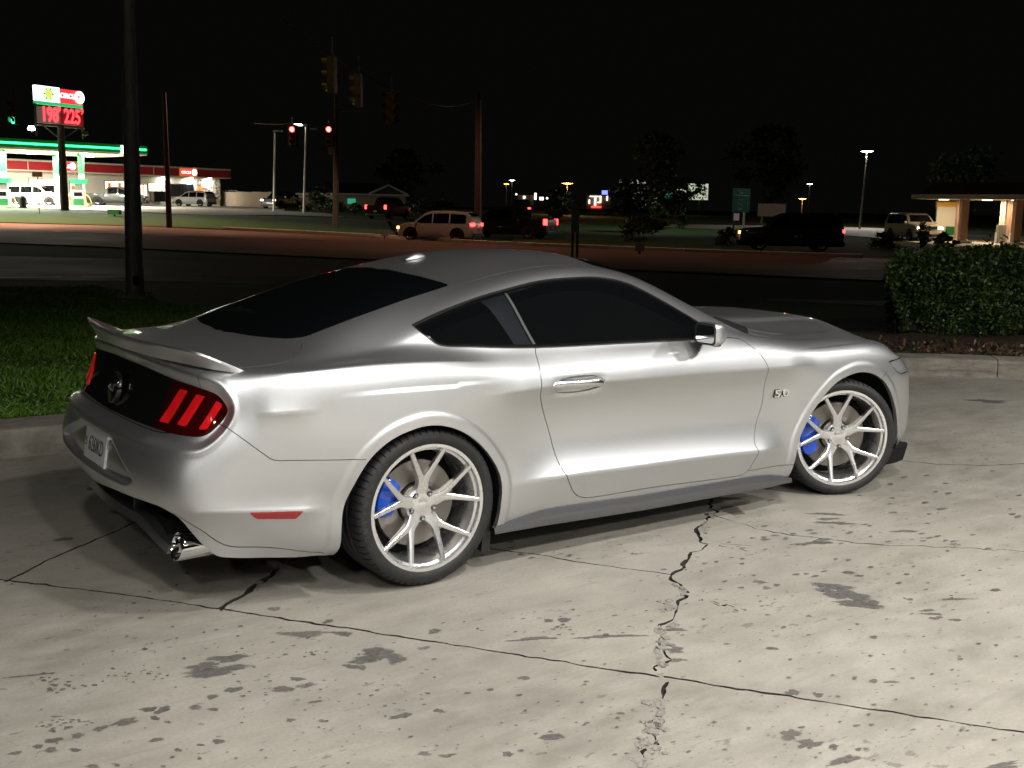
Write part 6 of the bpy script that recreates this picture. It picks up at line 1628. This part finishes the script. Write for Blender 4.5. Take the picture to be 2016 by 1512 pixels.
for n, z, e in ((.5, zf_, .3), (-.5, zf_+.80, 1.15), (-6, zf_+.80, 1.15), (-6.9, zf_, .3)):
    for u_ in (e, DW.L-e): p = DW.a + DW.u*u_ + DW.n*n; q.append((p.x, p.y, z+.003))
MB().add(q, [(0, 1, 3, 2), (2, 3, 5, 4), (4, 5, 7, 6), (0, 2, 4, 6), (1, 7, 5, 3)]).build('roof', M['shingle'], bk)
M['brick_warm'] = mat('brick', (.34, .17, .09), .9); _t = NT(M['brick_warm']); _b = _t.n('ShaderNodeTexBrick', i_Scale=5.0); _t.l(_t.coord(), _b.inputs['Vector']); _b.inputs['Color1'].default_value = (.36, .18, .10, 1); _b.inputs['Color2'].default_value = (.26, .12, .07, 1); _b.inputs['Mortar'].default_value = (.4, .36, .3, 1); _t.col(_b.outputs['Color'])
for px, n in ((1893, -.4), (1953, -3.6), (1999, -.4), (1858, -3.2), (2100, -.4), (2060, -3.6)):
    u_, _ = DW.hit(px, 430); p = DW.a + DW.u*u_ + DW.n*n; g = terr(p.x, p.y); MB().box((p.x, p.y, (g+ze)/2), (.46, .46, ze-g), YAW).build('pillar', M['brick_warm'], bk); MB().box((p.x, p.y, g+.10), (1.2, .8, .2), YAW).build('pillar_base', M['concrete_far'], bk)
kw = Wall(1842, 75.5, 1892, 75); kio = thing('teller_kiosk', 'cream teller kiosk with a yellow band under the drive-through canopy', 'kiosk')
kw.rect('wall', 1846, 398, 1888, 466, M['white_wall'], kio, -1.6, 0); kw.rect('yellow_band', 1845, 397, 1888, 407, mat('yellow_band', (.75, .42, .02), .5), kio, -1.65, .05); kw.rect('green_base', 1862, 446, 1886, 462, M['green_paint'], kio, .0, .05)
o = on(1975, 72); atm = thing('teller_terminal', 'drive-up terminal with a white tube rising to the canopy between brick pillars', 'terminal', o, YAW); MB().box((0, 0, .62), (.5, .5, 1.24)).build('cabinet', M['galv'], atm, bevel=.03); MB().tube([(0, 0, 1.2), (0, 0, ze-o.z)], .16, 10).build('tube', M['white_wall'], atm, True)
for sg in (-1, 1): MB().tube([(-.3, sg*.45, 0), (-.3, sg*.45, .75)], .06, 8).build('bollard', M['sign_letter'], atm)
for px, n in ((1842, -1.6), (1925, -2), (1978, -2.6), (2060, -2)):
    u_, _ = DW.hit(px, 391); p = DW.a + DW.u*u_ + DW.n*n; area_lamp('soffit_lamp', (p.x, p.y, ze-.08), .4, .4, 95, (1, .78, .50)); MB().box((p.x, p.y, ze-.03), (.5, .5, .05), YAW).build('soffit_light', M['white_tube'], bk)

# trees and shrubs
M['tree_leaf'] = mat_leaf('tree_leaf', [(.02, .034, .010), (.04, .070, .016), (.065, .11, .025), (.10, .14, .04)], .5)
M['bark'] = mat('bark', (.06, .045, .035), .9)
def tree(name, label, cat, px, py_top, depth, wid, n, leaf, dark=None, trunk=.3, shape='round', group=None, rs_=0):
    b = on(px, depth); h = at(px, py_top, depth).z - b.z; o = thing(name, label, cat, b, 0, group); rr = random.Random(rs_ or int(px)); mb = MB(); pts = []
    cl = [(rr.gauss(0, .33)*wid, rr.gauss(0, .33)*wid, h*(trunk + (1-trunk)*rr.random()**.8), rr.uniform(.16, .34)) for _ in range(26)]
    while len(pts) < n:
        x, y, z, r = rr.choice(cl); f_ = (z/h-trunk)/(1-trunk)
        k = {'round': math.sqrt(max(.05, 1-(2*f_-1)**2)), 'cone': max(.12, 1-f_), 'mound': math.sqrt(max(.05, 1-f_*f_))}[shape]
        p = (x*k + rr.gauss(0, r*wid*.45)*k, y*k + rr.gauss(0, r*wid*.45)*k, min(h, z + rr.gauss(0, r*h*.22)))
        if p[2] > h*trunk*.7 or shape == 'mound': pts.append((p[0], p[1], max(.02, p[2])))
    leafy(mb, pts, leaf, rr); mb.build('crown', M['tree_leaf'], o, fix=False)
    if trunk > .05:
        mb = MB().tube([(0, 0, -.1), (.02*h, 0, h*.35), (0, .02*h, h*.7)], [h*.028, h*.02, h*.008], 8)
        for k in range(5): a = k*1.26; mb.tube([(.015*h, 0, h*(.28+.07*k)), (wid*.3*math.cos(a), wid*.3*math.sin(a), h*(.5+.07*k))], [h*.010, h*.004], 6)
        mb.build('trunk', M['bark'], o, True)
    return o
tree('tree', 'broad dark tree rising behind the long lit panel', 'tree', 1285, 268, 165, 5.5, 4200, .75, trunk=.22)
tree('tree', 'large dark tree behind the green road sign', 'tree', 1515, 255, 175, 7, 4200, .8, trunk=.2)
tree('tree', 'loose young tree on the lawn right of the wooden sign', 'tree', 1240, 358, 86, 2.2, 2600, .32, trunk=.3)
tree('tree', 'young tree beside the tube lit frontage, left of the wooden sign', 'tree', 1100, 372, 92, 1.9, 1500, .34, trunk=.25)
tree('tree', 'thin tree in front of the lit panel with leaves across it', 'tree', 1330, 352, 150, 4.2, 2600, .55, trunk=.3)
tree('shrub', 'upright pale green shrub on a kerbed island', 'shrub', 1346, 404, 92, .85, 1300, .22, trunk=.06, shape='cone')
tree('shrub', 'low dark bush in the middle of the lawn before the shrub', 'shrub', 1265, 432, 66, 3.0, 2600, .22, trunk=0, shape='mound')
tree('shrub', 'leafy bush on the lawn just left of the upright pale shrub', 'shrub', 1295, 405, 95, 1.6, 1500, .24, trunk=0, shape='mound')
tree('shrub', 'small bush in front of the black SUV, beside the green road sign', 'shrub', 1437, 452, 62, 1.1, 800, .2, trunk=0, shape='mound')
tree('shrub', 'dark rounded bush left of the pale SUV', 'shrub', 1745, 462, 62, 1.4, 1100, .2, trunk=0, shape='mound')
tree('shrub', 'dark bush just right of the pale SUV headlights', 'shrub', 1862, 462, 60, 1.0, 800, .2, trunk=0, shape='mound')
tree('shrub', 'thin shrub overlapping the pale SUV bumper', 'shrub', 1822, 440, 61, .55, 420, .2, trunk=.1)
tree('shrub', 'leafy shrub in front of the house, under the timber pole', 'shrub', 628, 372, 112, 2.2, 1500, .32, trunk=0, shape='mound')
tree('shrub', 'low trimmed bush right of the grey pickup', 'shrub', 600, 404, 108, .9, 500, .24, trunk=0, shape='mound')
tree('shrub', 'round bush by the cream house wall, left of the dark red pickup', 'shrub', 700, 402, 110, 1.1, 600, .24, trunk=0, shape='mound')
tree('shrub', 'wide dark bush below the house windows', 'shrub', 660, 398, 106, 1.9, 900, .26, trunk=0, shape='mound')
tree('hedge', 'long dark hedge behind the white SUV, right of the house', 'hedge', 850, 390, 112, 4.4, 2600, .32, trunk=0, shape='mound')
tree('tree', 'dark tree standing behind the drive-through canopy', 'tree', 1905, 300, 130, 6, 2600, .7, trunk=.2)
tree('tree', 'dark tree behind the gabled house', 'tree', 800, 300, 185, 6.5, 2800, .8, trunk=.2)
# far kerb along the road and small roadside boxes
fk = thing('road_kerb', 'pale kerb along the far side of the road below the white SUV', 'kerb')
pts = [gh(px, py) for px, py in ((440, 452), (600, 459), (740, 466), (880, 476), (1050, 484), (1200, 490), (1350, 496), (1500, 501), (1700, 508))]
for a, b in zip(pts[:-1], pts[1:]):
    n = max(1, int((b-a).length/3))
    for k in range(n):
        p, q = a.lerp(b, k/n), a.lerp(b, (k+.985)/n); d = (q-p).normalized(); s_ = Vector((-d.y, d.x, 0))*.14; vs = []
        for w in (p, q):
            for sx, zz0 in ((-1, -.05), (-1, .14), (1, .16), (1, -.05)): vs.append((w.x+s_.x*sx, w.y+s_.y*sx, w.z+zz0))
        MB().add(vs, [(0, 1, 5, 4), (1, 2, 6, 5), (2, 3, 7, 6), (0, 3, 2, 1), (4, 5, 6, 7)]).build('kerb_stone', M['white_wall'], fk)
for px, dep, lab, m in ((757, 60, 'small white yard sign on the grass left of the white SUV', 'plate_white'), (1262, 46, 'small white box on the lawn by the far kerb', 'plate_white'), (225, 78, 'low green utility box on the grass left of the steel pole', 'green_paint')):
    p = on(px, dep); b = thing('roadside_box', lab, 'utility box' if m == 'green_paint' else 'yard sign', p, YAW); MB().box((0, 0, .30), (.10 if m != 'green_paint' else .6, .40 if m != 'green_paint' else .8, .34)).build('panel', M[m], b); MB().box((0, 0, .07), (.05, .1, .2)).build('foot', M['galv'], b)
sp = on(77, 80); rs2 = thing('road_sign', 'back of a small brown sign on a thin post before the refuelling white SUV', 'sign', sp, YAW); MB().tube([(0, 0, 0), (0, 0, 3.0)], .04, 6).build('post', M['galv'], rs2); MB().box((-.04, 0, 2.85), (.03, .75, .35)).build('panel', M['wood_pole'], rs2)
